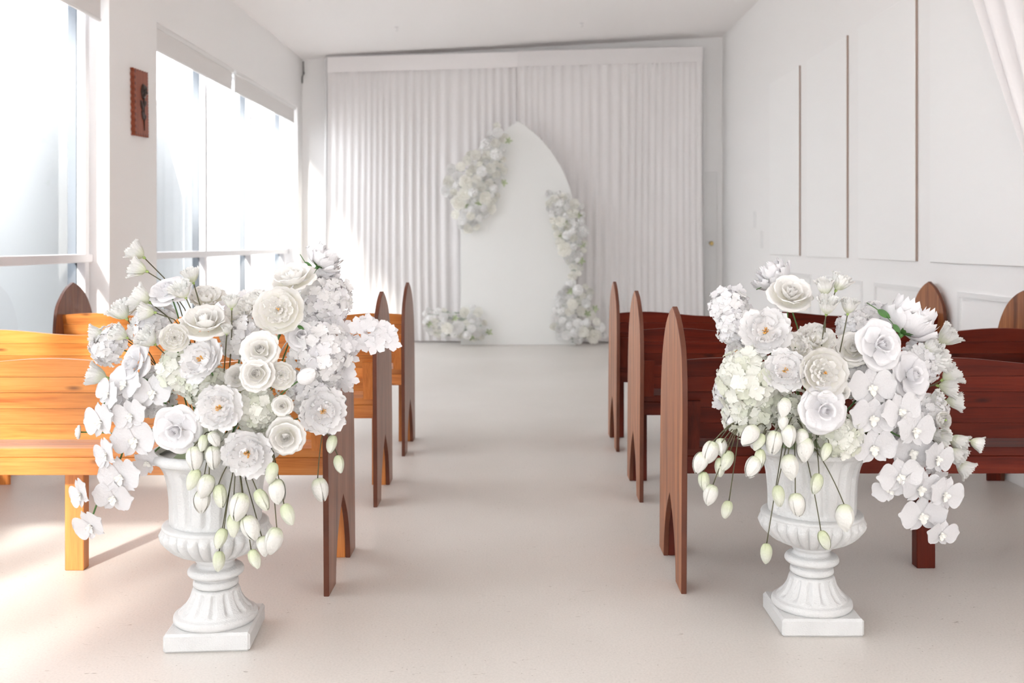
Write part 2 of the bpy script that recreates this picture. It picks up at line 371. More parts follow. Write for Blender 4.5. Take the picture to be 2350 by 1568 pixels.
GX = -2.885
for wi, (a, b) in enumerate(WINS):
    root = struct('window_%d' % (wi+1), box_mesh('window_sill', XL-0.26, XL+0.015, a, b, ZS-0.03, ZS+0.005, M['trim'], 0.004))
    bm = bmesh.new()
    add_box(bm, GX-0.03, GX+0.05, a, b, ZT-0.06, ZT); add_box(bm, GX-0.03, GX+0.05, a, b, ZS, ZS+0.06)
    link('window_frame', bm_mesh('window_frame', bm, M['frame']), root)
    if wi == 1: mull = [7.47, 8.96, 10.45, 11.93]
    elif wi == 0: mull = [-1.87, -0.84, 0.64, 2.12, 3.60, 5.08, 6.50]
    else: mull = [-3.87, -3.25, -2.63]
    for y in mull:
        mo = link('mullion', box_mesh('mullion', GX, GX+0.055, y-0.03, y+0.03, ZS+0.06, ZT-0.06, M['frame'], 0.003), root)
        link('outer_fin', box_mesh('outer_fin', GX-0.06, GX-0.004, y-0.03, y+0.03, ZS+0.06, ZT-0.06, M['frameout']), mo)
    link('transom', box_mesh('transom', GX-0.02, GX+0.06, a, b, 1.09, 1.145, M['frame'], 0.003), root)
    for i in range(len(mull)-1):
        for z0, z1 in ((ZS+0.06, 1.09), (1.145, ZT-0.06)):
            v = [(GX-0.002, mull[i]+0.03, z0), (GX-0.002, mull[i+1]-0.03, z0), (GX-0.002, mull[i+1]-0.03, z1), (GX-0.002, mull[i]+0.03, z1)]
            link('pane', mesh_from('pane', v, [(0, 1, 2, 3)], M['glass']), root)

# outside: ground and a row of white gabled fence panels
struct('ground', box_mesh('ground', -40, XL-0.3, -20, 45, -0.3, -0.06, M['grd']))
FX = -3.75
for i in range(11):
    yc = 0.2+1.98*i
    out = [(yc-0.97, -0.06), (yc+0.97, -0.06), (yc+0.97, 1.72), (yc, 2.90), (yc-0.97, 1.72)]
    o = link('fence_panel', prism('fence_panel', out, 'X', FX-0.06, FX, M['ext'], 0.004))
    tag(o, 'pale grey gable-topped fence panel outside the tall windows', 'fence panel', 'gabled fence panels outside the windows')

# baseboards and trims
struct('baseboard_right', box_mesh('baseboard_right', XR-0.014, XR, YB, YF, 0, 0.09, M['trim'], 0.003))
struct('baseboard_front', box_mesh('baseboard_front', XL, XR-0.015, YF-0.014, YF, 0, 0.09, M['trim'], 0.003))
# low moulding frames on the right wall
k = 0
for (y0, y1) in ((8.6, 9.8), (7.3, 8.35), (5.95, 7.05), (4.55, 5.7)):
    k += 1; bm = bmesh.new(); z0, z1 = 0.22, 0.94
    for a in ((y0, y1, z0, z0+0.03), (y0, y1, z1-0.03, z1), (y0, y0+0.03, z0+0.03, z1-0.03), (y1-0.03, y1, z0+0.03, z1-0.03)):
        add_box(bm, XR-0.012, XR, *a)
    struct('trim_%d' % k, bm_mesh('trim', bm, M['trim']))
# door in the wall behind the drape, beside its right end, with a brass knob
d = struct('door_1', box_mesh('door_slab', 2.28-0.62, 2.44, YF-0.035, YF-0.001, 0.0, 2.1, M['trim'], 0.003))
kn = lathe('door_knob', [(0.02, 0), (0.02, 0.006), (0.009, 0.01), (0.009, 0.03), (0.022, 0.038), (0.027, 0.05), (0.02, 0.064), (0.006, 0.068)], M['brass'], 20)
link('door_knob', kn, d, Matrix.Translation((2.36, YF-0.035, 1.21)) @ Matrix.Rotation(PI/2, 4, 'X'))

# four tall boards hung on the right wall
PANS = [(8.92, 9.98, 'tall white wall board farthest along the wall, beside the switches'),
        (7.62, 8.69, 'tall white wall board second from the switches'),
        (6.29, 7.36, 'tall white wall board between two others, third from the switches'),
        (4.55, 6.07, 'broad white wall board partly behind the gathered drape')]
for y0, y1, lb in PANS:
    r = empty('wall_board', (XR, (y0+y1)/2, 1.10)); tag(r, lb, 'wall board', 'tall boards on the white wall')
    h = (y1-y0)/2; H = 1.71 if y1 < 9.5 or True else 1.71
    link('board_face', box_mesh('board_face', -0.017, -0.003, -h+0.004, h, 0, H, M['panel'], 0.003), r)
    e = link('board_edge', box_mesh('board_edge', -0.0155, -0.001, -h, -h+0.0035, 0.003, H-0.003, M['shaded']), r)
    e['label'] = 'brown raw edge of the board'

for (px, py, wd, lb) in ((1733, 504, 0.075, 'white light switch plate, the upper one beside the wall boards'), (1749, 549, 0.07, 'white light switch plate, the lower one beside the wall boards')):
    Y = F*XR/(px-HX); z = CZ-(py-HY)*Y/F
    r = empty('light_switch', (XR, Y, z)); tag(r, lb, 'switch', 'light switches')
    link('plate', box_mesh('plate', -0.009, 0, -0.05, 0.05, -0.09, 0.09, M['trim'], 0.003), r)
    link('rocker', box_mesh('rocker', -0.014, -0.009, -0.02, 0.02, -0.03, 0.03, M['trim'], 0.002), r)

# roller blinds in the window heads
def blind(y0, y1, lb):
    r = empty('roller_blind', (XL-0.02, (y0+y1)/2, ZT)); tag(r, lb, 'blind', 'roller blinds in the window heads')
    h = (y1-y0)/2
    link('cassette', box_mesh('cassette', -0.075, 0.012, -h, h, -0.035, 0, M['trim'], 0.004), r)
    link('fabric', box_mesh('fabric', -0.012, -0.006, -h+0.012, h-0.012, -0.185, -0.035, M['blind']), r)
    link('bottom_bar', box_mesh('bottom_bar', -0.018, 0.0, -h+0.012, h-0.012, -0.205, -0.185, M['trim'], 0.004), r)
blind(7.47, 9.48, 'raised white roller blind nearest the carved plaque')
blind(9.55, 12.08, 'raised white roller blind over the panes beside the pleated drape')
blind(4.2, 6.52, 'raised white roller blind above the pew with a knotty back')
ch = tag(tube('pull', [(-2.735, 9.515, 2.84), (-2.735, 9.515, 2.66)], 0.008, M['trim']) and link('blind_cord', tube('pull', [(-2.735, 9.515, 2.84), (-2.735, 9.515, 2.62)], 0.007, M['trim'])), 'short white cord hanging in the gap between two blinds', 'cord')

# carved plaque on the pier between the windows
def plaque():
    yc = 7.07; zc_ = CZ-(237-HY)*7.07/F
    r = empty('carved_plaque', (XL, yc, zc_)); r.rotation_euler = (math.radians(2.2), 0, 0)
    tag(r, 'narrow reddish wooden plaque with a carved dark rose on the white pier', 'plaque')
    hw, hh = 0.135, 0.235; out = []
    def edge(p, q, n):
        for i in range(n):
            for t, d in ((0.0, 0), (0.5, -0.013)):
                u = (i+t)/n; y = p[0]+(q[0]-p[0])*u; z = p[1]+(q[1]-p[1])*u
                nx, nz = (q[1]-p[1]), -(q[0]-p[0]); L = math.hypot(nx, nz); out.append((y+nx/L*d, z+nz/L*d))
    edge((-hw, -hh), (hw, -hh), 6); edge((hw, -hh), (hw, hh), 11); edge((hw, hh), (-hw, hh), 6); edge((-hw, hh), (-hw, -hh), 11)
    link('plaque_board', prism('plaque_board', out, 'X', 0.0, 0.028, M['plq'], 0.002), r)
    # dark gouges round the border
    gv = [(0.0, math.cos(2*PI*k/8), math.sin(2*PI*k/8)) for k in range(8)]+[(0.0025, 0, 0)]
    gme = mesh_from('gouge', gv, [(k, (k+1) % 8, 8) for k in range(8)], M['plqd'], True)
    def gouge(y, z, a, b):
        link('gouge', gme, r, Matrix.Translation((0.0285, y, z)) @ Matrix.Diagonal((1, a, b, 1)))
    for i in range(11):
        z = -hh+(i+0.5)*2*hh/11; gouge(-hw+0.022, z, 0.013, 0.013)
        gouge(hw-0.012, z, 0.004, 0.010)
    for i in range(6):
        y = -hw+(i+0.5)*2*hw/6; gouge(y, -hh+0.014, 0.011, 0.007); gouge(y, hh-0.010, 0.010, 0.004)
    # rose head: coiled ribs, stem, leaves
    bm = bmesh.new()
    def blob(y, z, a, b, h, rot=0):
        r_ = bmesh.ops.create_icosphere(bm, subdivisions=2, radius=1.0)
        for w_ in r_['verts']:
            c, s = math.cos(rot), math.sin(rot); yy, zz = w_.co.y*a, w_.co.z*b
            w_.co = Vector((0.028+max(w_.co.x, -0.1)*h, y+yy*c-zz*s, z+yy*s+zz*c))
    blob(0.035, 0.085, 0.05, 0.058, 0.014); blob(0.05, 0.105, 0.022, 0.03, 0.024, 0.4); blob(0.015, 0.10, 0.02, 0.04, 0.022, -0.4)
    blob(0.03, 0.06, 0.035, 0.018, 0.022, 0.5); blob(0.045, 0.08, 0.012, 0.022, 0.03, 0.5)
    link('carved_rose', bm_mesh('carved_rose', bm, M['carve'], True), r)['label'] = 'dark carved rose head'
    link('carved_stem', tube('carved_stem', [(0.03, 0.035, 0.04), (0.033, 0.028, -0.02), (0.03, 0.036, -0.10), (0.029, 0.045, -0.19)], [0.009, 0.008, 0.008, 0.004], M['carve']), r)
    for (y, z, a, b, ro) in ((0.0, -0.015, 0.02, 0.042, 0.5), (0.06, 0.0, 0.014, 0.032, -0.7), (0.012, -0.085, 0.018, 0.036, 0.4), (0.052, -0.10, 0.012, 0.03, -0.5)):
        bm = bmesh.new(); blob(y, z, a, b, 0.012, ro); link('carved_leaf', bm_mesh('carved_leaf', bm, M['carve'], True), r)
plaque()

# little hooks under the ceiling, a dark bracket in the far corner
for (px, py, lb) in ((910, 62, 'small white ceiling hook on the window side'), (1335, 53, 'small white ceiling hook on the wall-board side')):
    # find where the ray meets the sloping ceiling
    Y = 8.0
    for _ in range(40):
        p = P(px, py, Y); Y *= (zc(p.x)-CZ)/(p.z-CZ)
    p = P(px, py, Y)
    r = empty('ceiling_hook', (p.x, p.y, zc(p.x))); r.scale = (0.7, 0.7, 0.7); tag(r, lb, 'hook', 'ceiling hooks')
    link('rose_plate', lathe('rose_plate', [(0.03, -0.008), (0.035, -0.004), (0.035, 0.001)], M['pole'], 20), r)
    link('hook', tube('hook', [(0, 0, -0.006)]+[(0.02*math.sin(a)*1.0, 0, -0.03-0.016*(1-math.cos(a))) for a in np.linspace(0, 4.2, 10)], 0.004, M['pole']), r)
r = empty('cable_bracket', (XL+0.02, YF-0.04, 3.33)); tag(r, 'thin dark bracket high in the corner beside the pleated drape', 'bracket')
link('bar', tube('bar', [(0, 0, 0.14), (0.004, 0, -0.02), (-0.012, 0, -0.05), (-0.012, 0, -0.13)], 0.008, M['dark']), r)
link('fixing_plate', box_mesh('fixing_plate', -0.008, 0.008, 0.005, 0.04, -0.015, 0.015, M['dark'], 0.002), r)

# ------------------------------------------------------------------ backdrop: pole frame, two pleated drapes, arch board
YD = 12.2
def rodz(x): return 3.495+(x+2.36)*0.027
r = empty('backdrop_frame', (0, YD, 0)); tag(r, 'white pole frame carrying the pleated drapes behind the arch', 'frame')
link('crossbar', tube('crossbar', [(-2.38, 0, rodz(-2.38)), (0, 0, rodz(0)), (2.22, 0, rodz(2.22))], 0.016, M['pole'], 10), r)
for x in (-2.385, 2.235):
    po = link('upright', tube('upright', [(x, 0, 0.012), (x, 0, rodz(x)-0.03), (x-0.012*math.copysign(1, x), 0, rodz(x))], 0.017, M['pole'], 10), r)
    link('foot_plate', box_mesh('foot_plate', x-0.12, x+0.12, -0.13, 0.13, 0, 0.012, M['pole'], 0.003), po)
def drape(x0, x1, lb, seed, dy):
    rr = random.Random(seed); n = int((x1-x0)/0.018); nz = 16
    vs, fs = [], []
    ph = 0.0; phs = []; am = []
    for i in range(n+1):
        x = x0+(x1-x0)*i/n; ph += 2*PI/5.3*(1+0.22*math.sin(x*3.1+seed)+0.15*math.sin(x*9.7)); phs.append(ph); am.append(0.7+0.5*math.sin(x*4.3+1.3*seed))
    for j in range(nz+1):
        v = j/nz
        for i in range(n+1):
            x = x0+(x1-x0)*i/n; top = rodz(x)-0.005; z = top*(1-v)+0.015*v
            a = 0.007+0.012*min(1, v*3.0)*am[i]
            if v < 0.045: a = 0.004
            sway = 0.02*math.sin(3*v+x*2)*v
            vs.append((x+sway, dy-a*math.sin(phs[i]+0.5*v*math.sin(x*5))-0.022, z))
    for j in range(nz):
        for i in range(n): fs.append((j*(n+1)+i, j*(n+1)+i+1, (j+1)*(n+1)+i+1, (j+1)*(n+1)+i))
    o = link('pleated_drape', mesh_from('pleated_drape', vs, fs, M['cloth'], True)); o.location = (0, YD, 0)
    tag(o, lb, 'curtain', 'pleated white drapes')
    hv, hf = [], []
    for i in range(25):
        x = x0+(x1-x0)*i/24
        for (yy, zz) in ((-0.002, -0.012), (-0.002, -0.20)): hv.append((x, dy-0.052+yy, rodz(x)+zz))
    for i in range(24): hf.append((2*i, 2*i+1, 2*i+3, 2*i+2))
    link('heading_band', mesh_from('heading_band', hv, hf, M['cloth'], True), o)
drape(-2.36, 0.02, 'white pleated drape hanging behind the high shoulder of arch flowers', 1, 0.0)
drape(-0.04, 2.21, 'white pleated drape hanging towards the brass door knob', 2, -0.055)

YA = 11.86; SA = F/YA
ax0, ax1 = (1057-HX)/SA, (1322-HX)/SA; axc = (ax0+ax1)/2; hw = (ax1-ax0)/2
spring, tipz = 1.42, CZ+(HY-277)/SA
pts = [(ax0, 0.0), (ax1, 0.0)]
R_ = ((tipz-spring)**2+hw**2)/(2*hw)
for i in range(13):
    th = i/12*math.asin(min(1, (tipz-spring)/R_)); pts.append((ax1-R_+R_*math.cos(th), spring+R_*math.sin(th)))
for i in range(11, -1, -1):
    th = i/12*math.asin(min(1, (tipz-spring)/R_)); pts.append((ax0+R_-R_*math.cos(th), spring+R_*math.sin(th)))
r = empty('arch_backdrop', (0, YA, 0)); tag(r, 'tall white pointed arch board standing before the pleated drapes', 'arch')
link('arch_board', prism('arch_board', pts, 'Y', 0.0, 0.045, M['arch'], 0.004), r)
for x in (axc-0.3, axc+0.3):
    link('rear_strut', box_mesh('rear_strut', x-0.02, x+0.02, 0.045, 0.20, 0.0, 0.03, M['arch'], 0.002), r)

# gathered drape hanging against the right wall, top right
vs, fs = [], []; n, nz = 46, 22
for j in range(nz+1):
    v = j/nz
    for i in range(n+1):
        u = i/n
        z = (zc(2.4)-0.03)*(1-v)+0.95*v
        el = 5.22+0.62*(z-2.48); y = el-(1-u)*(1.25-0.75*v)
        a = 0.045*(0.6+0.4*v)
        vs.append((XR-0.105+a*math.sin(u*2*PI*5.5+0.4)+0.02*math.sin(u*3+3*v), y, z))
for j in range(nz):
    for i in range(n): fs.append((j*(n+1)+i, j*(n+1)+i+1, (j+1)*(n+1)+i+1, (j+1)*(n+1)+i))
o = link('gathered_drape', mesh_from('gathered_drape', vs, fs, M['cloth'], True))
tag(o, 'gathered sheer white drape hanging from the ceiling over the broad wall board', 'curtain')

# ------------------------------------------------------------------ pews
def pew_outline():
    near = [(0.0, 0.0), (-0.012, 0.35), (-0.026, 0.62), (-0.022, 0.74), (0.0, 0.84), (0.055, 0.905), (0.125, 0.955), (0.205, 0.985)]
    far = [(0.285, 0.957), (0.375, 0.900), (0.452, 0.80), (0.497, 0.66), (0.522, 0.45), (0.545, 0.0)]
    c1 = [tuple(p) for p in catmull(near, 26)]; c2 = [tuple(p) for p in catmull([near[-1]]+far, 26)][1:]
    arch = [(0.425, 0.0), (0.412, 0.08), (0.375, 0.17), (0.325, 0.235), (0.272, 0.285), (0.222, 0.24), (0.168, 0.165), (0.138, 0.08), (0.128, 0.0)]
    a1 = [tuple(p) for p in catmull(arch[:5], 12)]; a2 = [tuple(p) for p in catmull(arch[4:], 12)][1:]
    return c1+c2+a1+a2

def pew_recipe(L, sgn, wx, wz, we):
    """local frame: x runs from the aisle (0) outwards, sgn gives its world direction; y away from the camera; returns (name, mesh)"""
    out = pew_outline(); T = 0.019; rec = []
    def X(a, b): return (a*sgn, b*sgn) if sgn > 0 else (b*sgn, a*sgn)
    for a, b in ((0.0, T), (L-T, L)):
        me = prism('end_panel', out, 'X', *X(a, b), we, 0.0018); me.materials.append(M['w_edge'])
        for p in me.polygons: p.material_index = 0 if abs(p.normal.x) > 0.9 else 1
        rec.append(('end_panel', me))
    # backrest: five boards edge to edge, upper one with a serpentine top
    zb = [0.520, 0.577, 0.634, 0.691, 0.748]
    def yb(z): return 0.108-(z-0.52)*0.17
    for k, z0 in enumerate(zb):
        nx = 60 if k == 4 else 1; vs, fs = [], []
        for i in range(nx+1):
            x = T+(L-2*T)*i/nx
            z1 = zb[k+1]-0.0012 if k < 4 else 0.800+0.013*math.cos(2*PI*(x-0.17)/((L-0.36)/2))
            dd = 0.0008*((k*7) % 3)
            for (zz, yy) in ((z0, yb(z0)-dd), (z1, yb(z1)-dd), (z1, yb(z1)+0.021), (z0, yb(z0)+0.021)):
                vs.append((x*sgn, yy, zz))
        for i in range(nx):
            for q in range(4): fs.append((4*i+q, 4*i+(q+1) % 4, 4*i+4+(q+1) % 4, 4*i+4+q))
        fs.append((3, 2, 1, 0)); fs.append(tuple(4*nx+q for q in range(4)))
        bm = bmesh.new(); tmp = mesh_from('t', vs, fs, wx); bm.from_mesh(tmp); bpy.data.meshes.remove(tmp)
        rec.append(('back_board', bm_mesh('back_board', bm, wx)))
    # seat: three boards
    for k in range(3):
        y0 = 0.135+k*0.117; rec.append(('seat_board', box_mesh('seat_board', *X(T, L-T), y0, y0+0.1155, 0.450, 0.482-0.001*k, wx, 0.003)))
    rec.append(('rear_rail', box_mesh('rear_rail', *X(T, L-T), 0.138, 0.162, 0.386, 0.4495, wx, 0.002)))
    rec.append(('front_rail', box_mesh('front_rail', *X(T, L-T), 0.44, 0.464, 0.386, 0.4495, wx, 0.002)))
    xm = L/2
    rec.append(('leg', box_mesh('leg', *X(xm-0.035, xm+0.035), 0.27, 0.32, 0.0, 0.4495, wz, 0.003)))
    rec.append(('stretcher', box_mesh('stretcher', *X(xm-0.03, xm+0.03), 0.163, 0.439, 0.40, 0.4495, wz, 0.002)))
    for a in (T, L-T-0.07):
        rec.append(('end_post', box_mesh('end_post', *X(a, a+0.07), 0.425, 0.439, 0.0, 0.4495, wz, 0.002)))
    for a in (T+0.012, L-T-0.06):
        vs = []
        for x in X(a, a+0.048):
            for (zz, dy) in ((0.484, 0.025), (0.66, 0.025), (0.66, 0.001), (0.484, 0.001)): vs.append((x, yb(zz)-dy, zz))
        rec.append(('cleat', mesh_from('cleat', vs, [(0, 1, 2, 3), (7, 6, 5, 4), (0, 4, 5, 1), (1, 5, 6, 2), (2, 6, 7, 3), (3, 7, 4, 0)], wz)))
    return rec

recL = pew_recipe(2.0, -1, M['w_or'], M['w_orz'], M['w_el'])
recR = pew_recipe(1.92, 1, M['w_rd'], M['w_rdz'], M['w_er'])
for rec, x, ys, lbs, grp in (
    (recL, -0.66, (3.43, 4.585, 5.68), ('orange pew with pointed ends directly behind the flower urn, sunlit back',
        'orange pew in the middle of the sunlit row', 'orange pew at the front of the sunlit row, by the window pier'), 'orange pews on the window side'),
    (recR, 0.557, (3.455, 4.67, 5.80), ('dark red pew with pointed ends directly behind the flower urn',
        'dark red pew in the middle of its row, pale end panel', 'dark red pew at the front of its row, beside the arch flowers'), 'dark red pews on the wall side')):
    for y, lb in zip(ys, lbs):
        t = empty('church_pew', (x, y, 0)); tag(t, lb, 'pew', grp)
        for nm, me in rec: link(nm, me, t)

# ------------------------------------------------------------------ urns
def urn_recipe():
    rec = []
    rec.append(('plinth', box_mesh('plinth', -0.127, 0.127, -0.127, 0.127, 0.0, 0.056, M['plaster'], 0.007)))
    fl = lambda a, z: 1.0-0.11*(max(0, math.cos(13*a))**1.3)*min(1, max(0, (z-0.088)/0.008))*min(1, max(0, (0.152-z)/0.01)) if 0.08 < z < 0.152 else 1.0
    rec.append(('foot', lathe('foot', [tuple(p) for p in catmull([(0.120, 0.0555), (0.126, 0.064), (0.124, 0.078), (0.112, 0.084), (0.106, 0.092), (0.090, 0.108), (0.078, 0.128), (0.070, 0.152), (0.060, 0.158)], 40)], M['plaster'], 208, fl)))
    rec.append(('neck', lathe('neck', [tuple(p) for p in catmull([(0.058, 0.1575), (0.068, 0.166), (0.066, 0.180), (0.058, 0.186), (0.062, 0.190), (0.080, 0.197), (0.085, 0.207), (0.078, 0.219), (0.060, 0.224), (0.057, 0.234), (0.063, 0.242), (0.062, 0.249)], 48)], M['plaster'], 64)))
    gad = lambda a, z: 0.965+0.105*(abs(math.cos(14*a))**0.55)*min(1, max(0, (z-0.25)/0.02))*min(1, max(0, (0.347-z)/0.02)) if 0.25 < z < 0.347 else 0.975
    rec.append(('bowl', lathe('bowl', [tuple(p) for p in catmull([(0.062, 0.2485), (0.085, 0.256), (0.125, 0.280), (0.152, 0.310), (0.160, 0.335), (0.164, 0.348), (0.160, 0.357), (0.138, 0.360)], 44)], M['plaster'], 280, gad)))
    flu = lambda a, z: 1.0-0.085*(max(0, math.cos(16*a))**1.3)*min(1, max(0, (z-0.365)/0.02))*min(1, max(0, (0.553-z)/0.02))
    rec.append(('body', lathe('body', [tuple(p) for p in catmull([(0.136, 0.3595), (0.138, 0.375), (0.139, 0.42), (0.143, 0.47), (0.153, 0.515), (0.170, 0.545), (0.186, 0.556)], 40)], M['plaster'], 256, flu)))
    rec.append(('rim', lathe('rim', [(0.186, 0.5555), (0.192, 0.558), (0.194, 0.570), (0.192, 0.582), (0.184, 0.586), (0.172, 0.585), (0.168, 0.57)], M['plaster'], 72, caps=False)))
    return rec
urec = urn_recipe()
UA = (-0.944, 3.085); UB = (0.935, 3.20)
for (u, rz, lb) in ((UA, 4.3, 'white fluted stone urn on square plinth beside the orange pews'), (UB, 0.0, 'white fluted stone urn on square plinth beside the dark red pews')):
    t = empty('pedestal_urn', (u[0], u[1], 0), math.radians(rz)); tag(t, lb, 'urn', 'flower urns')
    for nm, me in urec: link(nm, me, t)
    f = link('floral_foam', lathe('floral_foam', [(0.10, 0.40), (0.128, 0.52), (0.13, 0.555), (0.10, 0.585), (0.04, 0.60)], M['foam'], 24))
    f.location = (u[0], u[1], 0); tag(f, 'green floral foam inside the urn beside the %s pews' % ('orange' if u is UA else 'dark red'), 'foam')

# ------------------------------------------------------------------ flower pieces
def petal(prof, Wd, m, ruffle=0.0, curl=0.0, seed=0, nu=8, nv=7, base=0.35, tip=0.16, freq=2.5, name='petal', notch=0.0):
    """petal wrapped round the flower's axis: prof is (radius, height) from foot to lip"""
    rr = random.Random(seed); p1, p2, p3 = rr.uniform(0, 6), rr.uniform(0, 6), rr.uniform(0, 6); sk = rr.uniform(-0.12, 0.12)
    pr = catmull(prof, 40); vs, fs = [], []
    for j in range(nv+1):
        v = j/nv
        for i in range(nu+1):
            u = -1+2*i/nu
            w = Wd*(base+(1-base)*math.sin(PI*min(1.0, v*0.80+0.02)))
            ve = v*(1-tip*abs(u)**2.6-notch*max(0, 1-abs(u)*3))
            ve = max(0, min(1, ve+0.03*v*ruffle*8*math.sin(7*u+p1)))
            q = pr[int(round(ve*39))] if False else None
            t = ve*39; k = min(38, int(t)); q = pr[k]*(1-(t-k))+pr[k+1]*(t-k)
            r, z = q
            e = v*v
            r = r+curl*u*u*e+ruffle*e*math.sin(freq*PI*u*0.9+p2)*(0.5+0.5*abs(u))
            z = z+ruffle*0.8*e*math.sin(freq*PI*u+p3)-curl*0.35*u*u*e
            ph = u*w+sk*v
            vs.append((r*math.cos(ph), r*math.sin(ph), z))
    for j in range(nv):
        for i in range(nu): fs.append((j*(nu+1)+i, j*(nu+1)+i+1, (j+1)*(nu+1)+i+1, (j+1)*(nu+1)+i))
    return mesh_from(name, vs, fs, m, True)

def flat_petal_vf(ln, wd, cup=0.1, ruffle=0.0, seed=0, nu=6, nv=6, foot=0.25, wide=0.6, notch=0.0):
    rr = random.Random(seed); p2 = rr.uniform(0, 6); vs, fs = [], []
    for j in range(nv+1):
        v = j/nv
        w = wd*max(foot*(1-v), math.sin(PI*min(1, (0.02+0.96*v)**(math.log(0.5)/math.log(wide))))**0.6)
        for i in range(nu+1):
            u = -1+2*i/nu
            x = ln*(v-0.10*v*v*abs(u)**2-notch*v*v*max(0, 1-2.5*abs(u)))
            y = w*u*0.5
            z = cup*(v**1.3)+cup*1.2*(u*u)*v*0.5-0.35*cup*v**4*2+ruffle*v*math.sin(3*u+p2)*abs(u)
            vs.append(Vector((x, y, z)))
        pass
    for j in range(nv):
        for i in range(nu): fs.append((j*(nu+1)+i, j*(nu+1)+i+1, (j+1)*(nu+1)+i+1, (j+1)*(nu+1)+i))
    return vs, fs

def flat_petal(m, name='petal', **k):
    v, f = flat_petal_vf(**k); return mesh_from(name, v, f, m, True)

def join_vf(parts):
    V, Fc = [], []
    for vs, fs in parts:
        n = len(V); V.extend(vs); Fc.extend([tuple(i+n for i in f) for f in fs])
    return V, Fc

def rot_vf(vf, mtx): return [mtx @ Vector(v) for v in vf[0]], vf[1]

def floret_mesh(m, n=4, seed=0, wd=0.95, cup=0.22, name='floret', notch=0.0):
    parts = []
    for k in range(n):
        parts.append(rot_vf(flat_petal_vf(1.0, wd, cup, 0.05, seed*11+k, 4, 4, 0.2, 0.62, notch), Matrix.Rotation(2*PI*k/n+0.15*math.sin(seed+k), 4, 'Z')))
    return mesh_from(name, *join_vf(parts), m, True)

def spikes(m, n, ln, wd, up, seed=0, name='calyx'):
    parts = []
    for k in range(n):
        vf = flat_petal_vf(ln, wd, 0.04, 0, seed+k, 2, 5, 0.8, 0.3)
        parts.append(rot_vf(vf, Matrix.Rotation(2*PI*k/n, 4, 'Z') @ Matrix.Translation((0.03, 0, 0)) @ Matrix.Rotation(-up, 4, 'Y')))
    v, f = tube_verts([(0, 0, -0.16), (0, 0, -0.05), (0, 0, 0.06)], [0.05, 0.10, 0.09], 8)
    parts.append((v, f))
    return mesh_from(name, *join_vf(parts), m, True)

def stamens(seed=0, n=22, R=0.14, H=0.3):
    rr = random.Random(seed); parts = []
    for k in range(n):
        a = rr.uniform(0, 2*PI); r = R*math.sqrt(rr.random()); h = H*rr.uniform(0.7, 1.1)
        p0 = Vector((r*0.4*math.cos(a), r*0.4*math.sin(a), 0.02)); p1 = Vector((r*math.cos(a), r*math.sin(a), h))
        parts.append(tube_verts([p0, p1*0.9+p0*0.1, p1], [0.008, 0.012, 0.024], 4))
    return mesh_from('stamens', *join_vf(parts), M['gold'], True)

def spiral_core(m, turns=2.3, r0=0.03, r1=0.17, z0=0.05, z1=0.56, name='center'):
    vs, fs = [], []; n = 40; nv = 5
    for i in range(n+1):
        t = i/n; a = t*turns*2*PI; r = r0+(r1-r0)*t
        for j in range(nv+1):
            v = j/nv; rb = r*(0.55+0.6*math.sin(PI*(0.15+0.6*v)))
            vs.append((rb*math.cos(a), rb*math.sin(a), z0+(z1+0.05*(1-t)-z0)*v))
    for i in range(n):
        for j in range(nv): fs.append((i*(nv+1)+j, (i+1)*(nv+1)+j, (i+1)*(nv+1)+j+1, i*(nv+1)+j+1))
    return mesh_from(name, vs, fs, m, True)

RZ = lambda a: Matrix.Rotation(a, 4, 'Z')
def ring(rec, n, mk, a0=0.0, seeds=2, jit=0.08, rnd=None, tilt=0.05):
    ms = [mk(s) for s in range(seeds)]
    for k in range(n):
        a = a0+2*PI*k/n+rnd.uniform(-jit, jit)
        rec.append(('petal', ms[k % seeds], RZ(a) @ Matrix.Rotation(rnd.uniform(-tilt, tilt), 4, 'Y') @ Matrix.Scale(rnd.uniform(0.94, 1.05), 4)))

def rose_recipe(m, seed, open_=0.0):
    r = random.Random(seed); rec = [('center', spiral_core(m), RZ(r.uniform(0, 6)))]
    o = open_
    ring(rec, 3, lambda s: petal([(0.03, 0), (0.20, 0.12), (0.26, 0.36), (0.23, 0.57)], 1.25, m, 0.015, 0.03, seed*9+s), 0.3, 2, rnd=r)
    ring(rec, 4, lambda s: petal([(0.04, -0.03), (0.33, 0.06), (0.42, 0.32), (0.45, 0.56-0.04*o)], 1.02, m, 0.02, 0.07, seed*9+3+s), 0.9, 2, rnd=r)
    ring(rec, 5, lambda s: petal([(0.05, -0.06), (0.45, 0.0), (0.66, 0.24), (0.77, 0.44-0.1*o), (0.84, 0.44-0.12*o)], 0.88, m, 0.03, 0.06, seed*9+5+s), 0.2, 3, rnd=r, tilt=0.10, jit=0.14)
    ring(rec, 6, lambda s: petal([(0.06, -0.1), (0.55, -0.08), (0.84, 0.10), (0.98, 0.20-0.12*o), (1.06, 0.12-0.2*o)], 0.72, m, 0.035, 0.03, seed*9+7+s, tip=0.2, nu=10), 0.6, 3, rnd=r, tilt=0.14, jit=0.16)
    return rec

